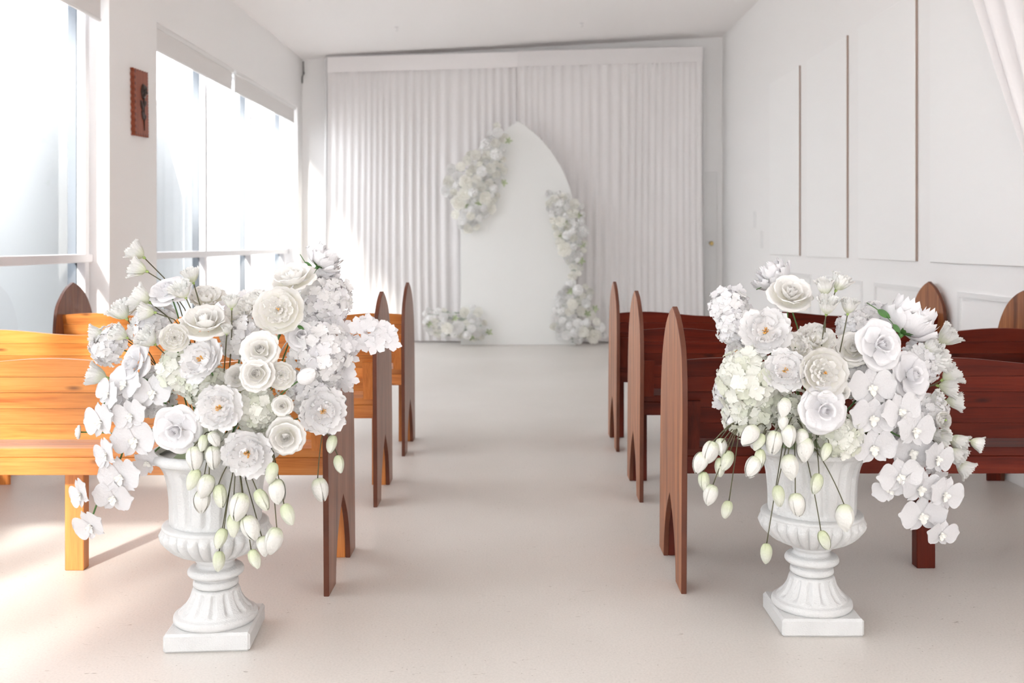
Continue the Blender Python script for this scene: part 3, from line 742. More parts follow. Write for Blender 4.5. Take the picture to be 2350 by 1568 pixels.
def bud_rose_recipe(m, seed):
    r = random.Random(seed); rec = [('center', spiral_core(m, 2.6, 0.015, 0.15, 0.06, 0.52), RZ(r.uniform(0, 6)))]
    ring(rec, 3, lambda s: petal([(0.04, 0), (0.20, 0.06), (0.27, 0.26), (0.30, 0.48), (0.36, 0.52)], 1.15, m, 0.015, 0.05, seed*9+s), 0.3, 2, rnd=r, tilt=0.06)
    ring(rec, 5, lambda s: petal([(0.05, -0.03), (0.35, 0.02), (0.60, 0.18), (0.80, 0.27), (0.88, 0.20)], 0.74, m, 0.03, -0.04, seed*9+3+s, nu=10, tip=0.12, freq=1.5), 0.5, 3, rnd=r, tilt=0.10, jit=0.14)
    ring(rec, 5, lambda s: petal([(0.06, -0.08), (0.50, -0.06), (0.80, 0.06), (1.00, 0.10), (1.07, 0.0)], 0.72, m, 0.03, -0.05, seed*9+6+s, nu=10, tip=0.10, freq=1.5), 0.1, 3, rnd=r, tilt=0.10, jit=0.16)
    return rec

def peony_recipe(m, seed, gold=True):
    r = random.Random(seed); rec = []
    if gold: rec.append(('stamens', stamens(seed), Matrix()))
    ring(rec, 7, lambda s: petal([(0.05, -0.1), (0.6, -0.06), (0.92, 0.12), (1.02, 0.20)], 0.66, m, 0.07, -0.03, seed*9+s, tip=0.2, freq=3.2), 0.0, 3, rnd=r, tilt=0.14, jit=0.2)
    ring(rec, 6, lambda s: petal([(0.05, -0.05), (0.5, 0.0), (0.74, 0.24), (0.80, 0.42)], 0.66, m, 0.06, -0.04, seed*9+3+s, tip=0.2, freq=3.4), 0.4, 3, rnd=r, tilt=0.16, jit=0.2)
    ring(rec, 6, lambda s: petal([(0.05, -0.02), (0.38, 0.06), (0.54, 0.28), (0.52, 0.46)], 0.6, m, 0.07, -0.05, seed*9+6+s, tip=0.22, freq=3.6), 0.1, 3, rnd=r, tilt=0.25, jit=0.25)
    ring(rec, 5, lambda s: petal([(0.06, 0.0), (0.26, 0.10), (0.34, 0.28), (0.27, 0.42)], 0.55, m, 0.06, 0.04, seed*9+8+s, nu=6, nv=5, tip=0.25), 0.5, 2, rnd=r, tilt=0.25)
    return rec

def garden_recipe(m, seed, gold=False):
    r = random.Random(seed); rec = [('center', spiral_core(m, 1.6, 0.02, 0.10, 0.05, 0.36), Matrix())]
    ring(rec, 6, lambda s: petal([(0.05, -0.1), (0.62, -0.08), (0.93, 0.12), (1.0, 0.34)], 0.68, m, 0.03, 0.02, seed*9+s), 0.0, 2, rnd=r)
    ring(rec, 6, lambda s: petal([(0.05, -0.05), (0.52, -0.02), (0.78, 0.2), (0.80, 0.42)], 0.70, m, 0.03, -0.02, seed*9+3+s), 0.5, 2, rnd=r)
    ring(rec, 9, lambda s: petal([(0.05, 0.0), (0.42, 0.08), (0.60, 0.26), (0.60, 0.42)], 0.42, m, 0.035, -0.12, seed*9+5+s, nu=6), 0.2, 3, rnd=r, tilt=0.12)
    ring(rec, 8, lambda s: petal([(0.05, 0.0), (0.28, 0.1), (0.41, 0.26), (0.38, 0.41)], 0.42, m, 0.03, -0.12, seed*9+7+s, nu=6), 0.6, 3, rnd=r, tilt=0.15)
    ring(rec, 5, lambda s: petal([(0.03, 0.0), (0.16, 0.1), (0.24, 0.25), (0.20, 0.38)], 0.5, m, 0.02, -0.06, seed*9+8+s, nu=6), 0.1, 2, rnd=r, tilt=0.15)
    if gold: rec.append(('stamens', stamens(seed, 9, 0.07, 0.42), Matrix()))
    return rec

def ranunculus_recipe(m, seed):
    r = random.Random(seed); rec = [('center', lathe('center', [(0.02, 0.1), (0.10, 0.35), (0.13, 0.55), (0.09, 0.66), (0.03, 0.68)], M['calyx'], 12), Matrix())]
    for k, (rad, h, n) in enumerate(((0.20, 0.68, 3), (0.34, 0.70, 4), (0.48, 0.68, 5), (0.64, 0.62, 5), (0.82, 0.52, 6), (0.98, 0.36, 6))):
        ring(rec, n, lambda s: petal([(0.05, -0.1+0.02*k), (rad*0.9, 0.0), (rad*1.03, h*0.6), (rad*0.93, h)], 2.6*1.25/n, m, 0.012, 0.0, seed*9+k*2+s, nu=6, nv=5), k*0.7, 1, rnd=r)
    return rec

def lisi_recipe(seed):
    r = random.Random(seed); m = M['lisi']; rec = []
    ring(rec, 5, lambda s: petal([(0.06, 0.0), (0.27, 0.16), (0.45, 0.45), (0.56, 0.78), (0.70, 1.0)], 0.92, m, 0.085, 0.0, seed*9+s, nu=12, tip=0.12, freq=4.4), 0.0, 3, rnd=r, tilt=0.10)
    ring(rec, 4, lambda s: petal([(0.05, 0.05), (0.22, 0.2), (0.34, 0.5), (0.40, 0.8), (0.48, 1.04)], 0.95, m, 0.08, 0.0, seed*9+4+s, nu=10, tip=0.12, freq=4.0), 0.5, 2, rnd=r, tilt=0.12)
    rec.append(('calyx', spikes(M['calyx'], 5, 0.62, 0.10, 1.08, seed), Matrix()))
    return rec

def bud_recipe(m, seed, slim=1.0):
    r = random.Random(seed); rec = []
    pr = [(0.03, 0.0), (0.27*slim, 0.07), (0.42*slim, 0.34), (0.43*slim, 0.66), (0.30*slim, 1.02), (0.05, 1.30)]
    ring(rec, 3, lambda s: petal(pr, 1.02, m, 0.02, 0.085, seed*9+s, nu=10, nv=10, base=0.5, tip=0.04, freq=1.6), 0.0, 3, rnd=r, tilt=0.05)
    pr2 = [(0.02, 0.0), (0.25*slim, 0.07), (0.39*slim, 0.34), (0.40*slim, 0.66), (0.26*slim, 1.0), (0.04, 1.24)]
    ring(rec, 3, lambda s: petal(pr2, 1.25, m, 0.01, 0.03, seed*9+4+s, nu=8, nv=8, base=0.55, tip=0.03), PI/3, 2, rnd=r, tilt=0.03)
    return rec

def hyd_recipe(m, m2, seed, n=70, hemi=0.0):
    r = random.Random(seed); rec = []
    ms = [floret_mesh(m, 4, seed*5+s, 0.98, 0.25+0.06*s) for s in range(3)]+[floret_mesh(m2, 4, seed*5+7, 0.95, 0.3)]
    core = lathe('core', [(0.05, -0.3), (0.45, -0.25), (0.70, 0.05), (0.62, 0.40), (0.35, 0.65), (0.05, 0.72)], m2, 14)
    rec.append(('core', core, Matrix()))
    i = 0
    for k in range(int(n*1.5)):
        z = 1-2*(k+0.5)/(n*1.35)
        if z < hemi: break
        a = k*2.399963
        d = Vector((math.sqrt(1-z*z)*math.cos(a), math.sqrt(1-z*z)*math.sin(a), z))
        q = (d+Vector((r.uniform(-0.35, 0.35), r.uniform(-0.35, 0.35), r.uniform(-0.2, 0.35)))).normalized().to_track_quat('Z', 'Y')
        sc = r.uniform(0.23, 0.30)
        rec.append(('floret', ms[r.randrange(4)], Matrix.Translation(d*r.uniform(0.74, 0.92)*Vector((1, 1, 0.85)).length/1.58) @ q.to_matrix().to_4x4() @ RZ(r.uniform(0, 6)) @ Matrix.Scale(sc, 4)))
    return rec

# caches of recipes
REC = {}
def recipe(kind, var):
    key = (kind, var)
    if key in REC: return REC[key]
    s = var+1
    if kind == 'rose': r = rose_recipe(M['ivory'], s, 0.3*var)
    elif kind == 'coolrose': r = bud_rose_recipe(M['cool'], s+5)
    elif kind == 'peony': r = peony_recipe(M['white'], s+10)
    elif kind == 'peonyback': r = [(n_, me_, Matrix.Diagonal((1, 1, 1.9, 1)) @ m_) for n_, me_, m_ in peony_recipe(M['cool'], s+14, False)]+[('sepals', spikes(M['leaf'], 5, 0.50, 0.30, 0.25, 3, 'sepals'), Matrix.Translation((0, 0, -0.24)))]
    elif kind == 'fluffy': r = peony_recipe(M['ivory'], s+18, False)
    elif kind == 'garden': r = garden_recipe(M['ivory'], s+22)
    elif kind == 'gardengold': r = garden_recipe(M['ivory'], s+25, True)
    elif kind == 'ranunculus': r = ranunculus_recipe(M['ivory'], s+28)
    elif kind == 'lisianthus': r = lisi_recipe(s+30)
    elif kind == 'bud': r = bud_recipe(M['bud'], s+40)
    elif kind == 'greenbud': r = bud_recipe(M['budg'], s+45, 0.85)
    elif kind == 'tulip': r = bud_recipe(M['white'], s+48, 1.0)
    elif kind == 'hydrangea': r = hyd_recipe(M['hyd'], M['hydg'], s+50)
    elif kind == 'whitehyd': r = hyd_recipe(M['white'], M['cool'], s+55)
    REC[key] = r
    return r

CAT = {'rose': 'rose', 'coolrose': 'rose', 'peony': 'peony', 'peonyback': 'peony', 'fluffy': 'peony', 'garden': 'rose', 'gardengold': 'rose',
       'ranunculus': 'ranunculus', 'lisianthus': 'lisianthus', 'bud': 'bud', 'greenbud': 'bud', 'tulip': 'tulip', 'hydrangea': 'hydrangea', 'whitehyd': 'hydrangea'}
NAME = {'rose': 'rose', 'coolrose': 'rose', 'peony': 'peony', 'peonyback': 'peony', 'fluffy': 'peony', 'garden': 'garden_rose', 'gardengold': 'garden_rose',
        'ranunculus': 'ranunculus', 'lisianthus': 'lisianthus', 'bud': 'hanging_bud', 'greenbud': 'hanging_bud', 'tulip': 'tulip', 'hydrangea': 'hydrangea', 'whitehyd': 'hydrangea'}

def build(kind, var, base, axis, scale, label, group, stem_to=None, stem_mat='gstem', stem_r=0.0022, stem_pts=None, roll=None):
    q = axis.normalized().to_track_quat('Z', 'Y'); roll = RND.uniform(0, 6.28) if roll is None else roll
    mw = Matrix.Translation(base) @ q.to_matrix().to_4x4() @ RZ(roll) @ Matrix.Scale(scale, 4)
    t = empty(NAME[kind]); t.matrix_basis = mw; tag(t, label, CAT[kind], group)
    for nm, me, lm in recipe(kind, var): link(nm, me, t, lm)
    if stem_pts is None and stem_to is not None:
        p0 = base-axis.normalized()*scale*0.03; d = (stem_to-p0).length
        p1 = p0-axis.normalized()*d*0.35
        stem_pts = [(p0*(1-s)**2+p1*2*s*(1-s)+stem_to*s*s) for s in (0, 0.2, 0.4, 0.6, 0.8, 1.0)]
    if stem_pts is not None:
        inv = mw.inverted(); v, f = tube_verts(stem_pts, stem_r, 5)
        link('stem', mesh_from('stem', [inv @ a for a in v], f, M[stem_mat], True), t)
    return t

class Bouquet:
    def __init__(s, u, cx, cy, rx, ry, grp): s.u, s.cx, s.cy, s.rx, s.ry, s.grp = u, cx, cy, rx, ry, grp
    def depth(s, x, y):
        q = min(1.0, ((x-s.cx)/s.rx)**2+((y-s.cy)/s.ry)**2); return 0.04-0.27*math.sqrt(1-q)
    def normal(s, x, y):
        q = min(0.97, ((x-s.cx)/s.rx)**2+((y-s.cy)/s.ry)**2)
        return Vector(((x-s.cx)/s.rx*0.9, -math.sqrt(1-q)*1.1-0.25, -(y-s.cy)/s.ry*0.9)).normalized()
    def put(s, kind, x, y, r, label, face=None, dy=None, var=0, stem='gstem', noface=False, stemr=0.0024):
        Y = s.u[1]+(s.depth(x, y) if dy is None else dy)
        c = P(x, y, Y); R = r*Y/F
        if kind == 'lisianthus': stem, stemr = 'stem', 0.0018
        ax = s.normal(x, y) if face is None else Vector(face).normalized()
        off = {'lisianthus': 0.55, 'bud': 0.62, 'greenbud': 0.62, 'tulip': 0.62, 'hydrangea': 0.1, 'whitehyd': 0.1}.get(kind, 0.18)
        sc = R*{'lisianthus': 1.45, 'bud': 1.9, 'greenbud': 1.9, 'tulip': 1.6, 'hydrangea': 1.12, 'whitehyd': 1.12}.get(kind, 1.0)
        base = c-ax*sc*off
        d = base-Vector((s.u[0], s.u[1], 0.6)); to = Vector((s.u[0]+max(-0.1, min(0.1, d.x*0.25)), s.u[1]+max(-0.1, min(0.1, d.y*0.3)), 0.60))
        return build(kind, var, base, ax, sc, label, s.grp+' '+{'lisianthus': 'lisianthus'}.get(kind, CAT[kind]+' flowers'), to, stem, stemr)
    def hang(s, kind, x, y, r, label, org, dy=-0.25, var=0, tilt=(0, 0), bend=0.0):
        Y = s.u[1]+dy; R = r*Y/F; sc = R*1.9
        o = P(org[0], org[1], s.u[1]+(org[2] if len(org) > 2 else -0.17))
        c = P(x, y, Y); d = (c-o); d.y = 0
        ax = (Vector((d.x*0.5, -0.02, -abs(d.z)-0.04)).normalized()+Vector((tilt[0], 0, tilt[1]))).normalized()
        base = c-ax*sc*0.62
        mid = (o+base)/2+Vector((bend, -0.015, 0.02+0.1*abs(d.x)))
        pts = [(o*(1-t)**2+mid*2*t*(1-t)+base*t*t) for t in np.linspace(0, 1, 9)]
        return build(kind, var, base, ax, sc, label, s.grp+' hanging buds', None, 'stem', 0.0017, pts)

A = Bouquet(UA, 505, 850, 300, 310, 'urn by the orange pews:')
B = Bouquet(UB, 1870, 855, 300, 300, 'urn by the dark red pews:')
SA_, SB_ = ', urn by orange pews', ', urn by red pews'

# ---------------- bouquet by the orange pews
for kind, x, y, r, lb, kw in (
    ('lisianthus', 312, 578, 26, 'topmost ruffled lisianthus on a bare stem', dict(face=(-.75, -.2, .6))),
    ('lisianthus', 316, 616, 25, 'ruffled lisianthus just below the topmost one', dict(face=(-.9, -.25, .35), var=1)),
    ('lisianthus', 438, 632, 22, 'lone upright lisianthus against the window glass', dict(face=(-.25, -.2, .9), var=1)),
    ('lisianthus', 322, 683, 28, 'lisianthus tucked under the large upper rose', dict(face=(-.8, -.3, .5), var=2)),
    ('lisianthus', 334, 716, 24, 'lisianthus with long green calyx spike and dark stem', dict(face=(-.95, -.3, .1))),
    ('lisianthus', 417, 668, 25, 'lisianthus overlapping the large upper rose', dict(face=(-.2, -.6, .7), var=2, dy=-.19)),
    ('lisianthus', 277, 714, 27, 'upright lisianthus before the knotty orange board', dict(face=(-.45, -.4, .8), var=1)),
    ('lisianthus', 221, 768, 23, 'open lisianthus reaching out over the orange pew backs', dict(face=(-.95, -.35, .05), var=2)),
    ('lisianthus', 274, 765, 24, 'lisianthus just inside the outermost one', dict(face=(-.6, -.45, .5))),
    ('lisianthus', 339, 778, 26, 'lisianthus beside the quartered garden rose', dict(face=(-.5, -.6, .6), var=1)),
    ('lisianthus', 531, 692, 21, 'small upright lisianthus before an orange gap', dict(face=(.05, -.3, .95))),
    ('lisianthus', 521, 757, 14, 'half-closed small lisianthus below the upright one', dict(face=(.15, -.3, .95), var=1, dy=-.2)),
    ('lisianthus', 221, 862, 28, 'outermost lisianthus against the pale pew back', dict(face=(-.95, -.3, .3), var=2)),
    ('ranunculus', 181, 992, 17, 'tight round ranunculus bud at the bouquet edge', dict(face=(-.9, -.4, .05), dy=-.05)),
    ('coolrose', 388, 664, 50, 'large pale rose near the top, seen side-on', dict(face=(-.1, -.55, .8), var=0, dy=-.1)),
    ('fluffy', 476, 680, 42, 'fluffy cream peony behind the half-open rose', dict(face=(.05, -.55, .8), dy=-.06)),
    ('rose', 471, 738, 56, 'half-open rose tilted upwards near the top', dict(face=(.1, -.5, .85), var=1, dy=-.18)),
    ('garden', 400, 775, 34, 'quartered garden rose turned towards the aisle', dict(face=(.3, -.9, .2), dy=-.24)),
    ('rose', 672, 638, 52, 'wide cupped rose raised above the others', dict(face=(-.15, -.45, .85), var=0, dy=-.1)),
    ('gardengold', 640, 712, 58, 'large layered garden rose facing the camera', dict(face=(.0, -.95, .25), dy=-.2)),
    ('peonyback', 740, 598, 45, 'peony turned away showing its green sepals', dict(face=(.55, .15, .75), dy=.0)),
    ('peony', 460, 825, 56, 'big ruffled peony facing up and sideways', dict(face=(-.35, -.8, .55), dy=-.25)),
    ('rose', 597, 803, 45, 'spiral rose above the pair of smaller roses', dict(face=(.1, -.9, .3), dy=-.25, var=2)),
    ('rose', 589, 858, 40, 'open rose with a clear spiral heart, mid-bouquet', dict(face=(.1, -.95, .15), dy=-.27, var=0)),
    ('garden', 645, 862, 32, 'tight quartered garden rose with many folds', dict(face=(.3, -.9, .1), dy=-.25, var=1)),
    ('peony', 503, 937, 56, 'open peony with orange stamens in the middle', dict(face=(-.05, -.95, .1), dy=-.27, var=1)),
    ('peony', 742, 945, 56, 'ragged open peony with orange stamens beside the pew end', dict(face=(.2, -.95, .0), dy=-.17, var=2)),
    ('peony', 567, 1042, 58, 'lowest open peony with orange stamens over the urn rim', dict(face=(.05, -.95, -.1), dy=-.26, var=0)),
    ('rose', 655, 1003, 43, 'cupped rose low down, next to the lowest peony', dict(face=(.2, -.9, -.05), dy=-.22, var=1)),
    ('coolrose', 405, 987, 56, 'bluish-white rose with a tiny bud heart over the rim', dict(face=(-.05, -.92, -.12), dy=-.23, var=1)),
    ('rose', 648, 932, 24, 'small spiral rose among greenish florets', dict(face=(.1, -.95, .1), dy=-.23, var=2)),
    ('fluffy', 582, 690, 40, 'white ruffled peony behind the large layered rose', dict(face=(-.2, -.5, .8), dy=-.05, var=1)),
    ('coolrose', 305, 835, 48, 'pale rose with broad petals at the shoulder', dict(face=(-.55, -.75, .35), dy=-.12, var=2)),
    ('hydrangea', 590, 935, 52, 'greenish hydrangea head between two peonies', dict(face=(.05, -1, 0), dy=-.17)),
    ('hydrangea', 480, 885, 50, 'greenish hydrangea head behind the middle peony', dict(face=(-.1, -1, .1), dy=-.15, var=1)),
    ('hydrangea', 420, 850, 55, 'greenish hydrangea head below the quartered rose', dict(face=(-.2, -1, .2), dy=-.12)),
    ('whitehyd', 355, 745, 52, 'white hydrangea head under the upper lisianthus', dict(face=(-.4, -.8, .5), dy=-.05)),
    ('whitehyd', 745, 690, 60, 'white hydrangea head on the aisle side shoulder', dict(face=(.45, -.75, .45), dy=.0, var=1)),
    ('whitehyd', 735, 815, 68, 'largest white hydrangea head on the aisle side', dict(face=(.4, -.9, .15), dy=-.1)),
    ('whitehyd', 715, 900, 55, 'white hydrangea head behind the ragged peony', dict(face=(.3, -.95, -.1), dy=-.1, var=1)),
    ('whitehyd', 255, 795, 45, 'white hydrangea head at the window side edge', dict(face=(-.6, -.75, .2), dy=.0)),
    ('whitehyd', 355, 900, 55, 'white hydrangea head behind the orchids', dict(face=(-.4, -.9, .0), dy=-.06, var=1)),
    ('whitehyd', 560, 775, 50, 'white hydrangea head deep between the roses', dict(face=(0, -.9, .4), dy=-.1)),
    ('hydrangea', 480, 1000, 50, 'greenish hydrangea head low over the rim', dict(face=(-.1, -1, -.1), dy=-.15, var=1)),
    ('hydrangea', 630, 985, 45, 'greenish hydrangea head behind the cupped low rose', dict(face=(.2, -1, -.1), dy=-.13)),
    ('whitehyd', 292, 925, 46, 'white hydrangea head between the two window-side orchid sprays', dict(face=(-.5, -.85, .0), dy=-.04)),
    ('fluffy', 545, 722, 34, 'ruffled white peony between half-open rose and layered rose', dict(face=(0, -.8, .5), dy=-.1)),
    ('fluffy', 300, 700, 30, 'small ruffled peony behind the upright lisianthus', dict(face=(-.5, -.6, .5), dy=.02, var=1)),
    ('rose', 545, 865, 30, 'small rose wedged beside the clear spiral rose', dict(face=(-.1, -.95, .2), dy=-.2, var=1)),
    ('coolrose', 690, 770, 34, 'pale rose tucked under the large layered rose', dict(face=(.3, -.85, .3), dy=-.16)),
    ('tulip', 706, 862, 27, 'single white tulip lying across the hydrangea', dict(face=(.75, -.4, .45), dy=-.24)),
): A.put(kind, x, y, r, lb+SA_, **kw)

# ---------------- bouquet by the dark red pews
for kind, x, y, r, lb, kw in (
    ('peonyback', 1777, 638, 50, 'topmost peony turned away, green sepals showing', dict(face=(-.55, .12, .75), dy=.02, var=1)),
    ('rose', 1815, 672, 50, 'large upright rose beside the turned-away peony', dict(face=(.0, -.7, .7), dy=-.08, var=1)),
    ('lisianthus', 1893, 658, 25, 'taller lisianthus of the upright pair, wide calyx', dict(face=(-.1, -.2, .95))),
    ('lisianthus', 1928, 648, 25, 'highest lisianthus leaning aside', dict(face=(.4, -.2, .9), var=1)),
    ('lisianthus', 1900, 702, 26, 'lisianthus just below the upright pair', dict(face=(.05, -.4, .9), var=2)),
    ('lisianthus', 1949, 702, 23, 'separate upright lisianthus before the pew top', dict(face=(.1, -.25, .95), var=0)),
    ('peony', 1756, 760, 60, 'large peony with orange stamens at the bouquet shoulder', dict(face=(-.25, -.85, .4), dy=-.17, var=1)),
    ('peony', 1692, 806, 40, 'peony seen side-on with orange stamens at its edge', dict(face=(-.85, -.4, .35), dy=-.06, var=2)),
    ('peony', 1802, 850, 50, 'peony with orange stamens next to the golden garden rose', dict(face=(-.1, -.9, .25), dy=-.24, var=0)),
    ('gardengold', 1889, 856, 56, 'broad garden rose with a golden heart', dict(face=(.05, -.95, .15), dy=-.26, var=1)),
    ('coolrose', 1892, 942, 56, 'bluish-white rose with a rolled bud heart, low centre', dict(face=(.05, -.95, .0), dy=-.27, var=0)),
    ('rose', 1936, 901, 17, 'small pinkish rosebud peeping between roses and orchids', dict(face=(.1, -.95, .1), dy=-.24, var=0)),
    ('hydrangea', 1716, 872, 70, 'large greenish hydrangea head, upper of two', dict(face=(-.35, -.9, .1), dy=-.15)),
    ('hydrangea', 1722, 950, 58, 'greenish hydrangea head, lower of two', dict(face=(-.35, -.9, -.1), dy=-.14, var=1)),
    ('hydrangea', 1925, 1000, 52, 'greenish hydrangea head under the bluish rose', dict(face=(.05, -.95, -.2), dy=-.18)),
    ('hydrangea', 1815, 945, 50, 'greenish hydrangea head behind round buds', dict(face=(-.05, -1, -.1), dy=-.15, var=1)),
    ('whitehyd', 1672, 703, 44, 'white blossom head at the upper edge by the pew end', dict(face=(-.4, -.6, .7), dy=.02)),
    ('whitehyd', 1688, 752, 42, 'white blossom head beneath the upper one', dict(face=(-.5, -.8, .3), dy=-.03, var=1)),
    ('fluffy', 1874, 778, 48, 'fluffy cream peony in the top hollow', dict(face=(.0, -.7, .7), dy=-.14)),
    ('fluffy', 1826, 795, 36, 'smaller fluffy peony beside the cream one', dict(face=(-.1, -.8, .5), dy=-.16, var=1)),
    ('rose', 1958, 800, 42, 'half-hidden rose behind the rolled-heart rose', dict(face=(-.2, -.85, .45), dy=-.14, var=2)),
    ('coolrose', 2022, 792, 57, 'white rose with a rolled heart facing aside', dict(face=(.2, -.9, .25), dy=-.19, var=2)),
    ('peonyback', 2080, 742, 68, 'largest turned-away peony with a dark green calyx', dict(face=(.45, .12, .8), dy=-.06, var=0)),
    ('whitehyd', 2008, 728, 36, 'white blossom head below the pointed pew end', dict(face=(0, -.5, .8), dy=.02)),
    ('whitehyd', 1965, 755, 42, 'white blossom head between cream peony and rose', dict(face=(0, -.6, .8), dy=-.03, var=1)),
    ('lisianthus', 2174, 772, 30, 'lisianthus fanned out highest over the dark pew', dict(face=(.7, -.3, .7), var=1)),
    ('lisianthus', 2136, 795, 24, 'lisianthus on a long bare stem, calyx towards the rose', dict(face=(.6, -.4, .65), var=2)),
    ('lisianthus', 2150, 825, 36, 'widest lisianthus facing the dark pew', dict(face=(.8, -.55, .25), var=0)),
    ('lisianthus', 2184, 862, 27, 'lisianthus pair, upper bloom, over the dark pew', dict(face=(.85, -.2, .5), var=1)),
    ('lisianthus', 2177, 889, 27, 'lisianthus pair, lower bloom, over the dark pew', dict(face=(.9, -.35, -.1), var=2)),
    ('lisianthus', 2192, 921, 25, 'lisianthus pointing straight outwards on a level stem', dict(face=(1, -.25, .0), var=0)),
    ('lisianthus', 2147, 918, 22, 'lisianthus half behind the level stem', dict(face=(.5, -.6, .3), var=1)),
    ('coolrose', 2093, 862, 58, 'wide pale rose above the orchids', dict(face=(.4, -.85, .2), dy=-.14, var=1)),
    ('ranunculus', 2165, 964, 21, 'single ranunculus with a green eye', dict(face=(.25, -.95, .1), dy=-.1)),
    ('lisianthus', 2242, 1018, 19, 'outermost lisianthus above the pew seat', dict(face=(.85, -.3, -.3), var=2, dy=-.05)),
    ('lisianthus', 2200, 1015, 26, 'lisianthus inward of the outermost one', dict(face=(.6, -.5, -.4), var=0, dy=-.06)),
    ('lisianthus', 2196, 1045, 25, 'lisianthus overlapping the pew seat edge', dict(face=(.6, -.5, -.5), var=1, dy=-.08)),
    ('lisianthus', 2213, 1074, 24, 'lowest lisianthus over the pew rail', dict(face=(.6, -.4, -.55), var=2, dy=-.05)),
    ('lisianthus', 2156, 1002, 26, 'lisianthus below the ranunculus', dict(face=(.4, -.8, -.1), var=0, dy=-.1)),
    ('whitehyd', 2135, 945, 40, 'white blossom head behind the ranunculus', dict(face=(.5, -.8, .0), dy=-.03)),
    ('whitehyd', 2110, 830, 50, 'white blossom head behind the widest lisianthus', dict(face=(.5, -.8, .2), dy=-.03, var=1)),
    ('whitehyd', 1990, 870, 55, 'white blossom head behind the upper orchids', dict(face=(.2, -.95, .1), dy=-.1)),
    ('whitehyd', 2050, 960, 60, 'white blossom head behind the middle orchids', dict(face=(.3, -.95, -.1), dy=-.05, var=1)),
    ('whitehyd', 1672, 905, 36, 'white blossom head at the edge beside the greenish heads', dict(face=(-.7, -.7, .0), dy=-.02)),
    ('tulip', 1686, 965, 24, 'white tulip lying under the greenish heads', dict(face=(-.85, -.4, -.15), dy=-.15)),
): B.put(kind, x, y, r, lb+SB_, **kw)

# hanging buds: (kind, x, y, r, label, origin px)
oA1, oA2, oA3, oA4 = (545, 1040), (620, 1005), (490, 1000), (742, 985, -0.12)
for i, (k, x, y, r, lb, og) in enumerate((
    ('greenbud', 466, 1017, 16, 'round green-tinged bud tucked under the bluish rose', oA3),
    ('bud', 491, 1008, 16, 'small bud wedged beside the lowest peony', oA3),
    ('greenbud', 443, 1100, 21, 'pale green bud hanging before the urn flutes', oA3),
    ('bud', 491, 1049, 22, 'plump white bud at the urn rim beside the peony', oA3),
    ('bud', 447, 1052, 23, 'plump white bud at the urn rim under the bluish rose', oA3),
    ('bud', 471, 1117, 24, 'long white bud on the urn flutes, upper of an overlapping pair', oA3),
    ('bud', 464, 1150, 22, 'long white bud on the urn flutes, lower of an overlapping pair', oA3),
    ('greenbud', 506, 1138, 22, 'slim green bud on a straight stem before the flutes', oA1),
    ('bud', 548, 1162, 26, 'broadest white bud hanging mid-urn', oA1),
    ('greenbud', 536, 1205, 22, 'green-streaked bud behind the broadest bud', oA1),
    ('bud', 574, 1211, 24, 'broad white bud below the broadest one', oA1),
    ('greenbud', 506, 1236, 20, 'folded bud hanging by the urn bowl', oA1),
    ('greenbud', 502, 1288, 19, 'lowest green bud before the urn bowl', oA1),
    ('greenbud', 602, 1147, 22, 'leaf-shaped green bud at the urn side', oA1),
    ('greenbud', 623, 1085, 20, 'green bud lying aslant under the cupped rose', oA2),
    ('bud', 636, 1128, 24, 'white bud hanging clear of the urn, before the floor', oA2),
    ('greenbud', 661, 1180, 21, 'slim green bud hanging farthest over the bare floor', oA2),
    ('bud', 627, 1240, 25, 'large white bud low beside the urn bowl', oA2),
    ('bud', 604, 1253, 19, 'bud half hidden by the large low one', oA1),
    ('greenbud', 584, 1283, 19, 'slim green bud lowest beside the urn neck', oA1),
    ('greenbud', 761, 1019, 17, 'upper of two slim green buds on the pew end', oA4),
    ('greenbud', 778, 1065, 17, 'lower of two slim green buds on the pew end', oA4),
    ('bud', 735, 1123, 22, 'white bud hanging before the pew end edge', oA4))):
    sd = -0.12 if x > 700 else -0.25
    A.hang(k, x, y, r, lb+SA_, og, dy=sd-0.006*(i % 3), var=i % 2, tilt=(0.35*math.sin(i*2.1), 0))
oB1, oB2, oB3 = (1820, 960), (1700, 965), (1760, 985)
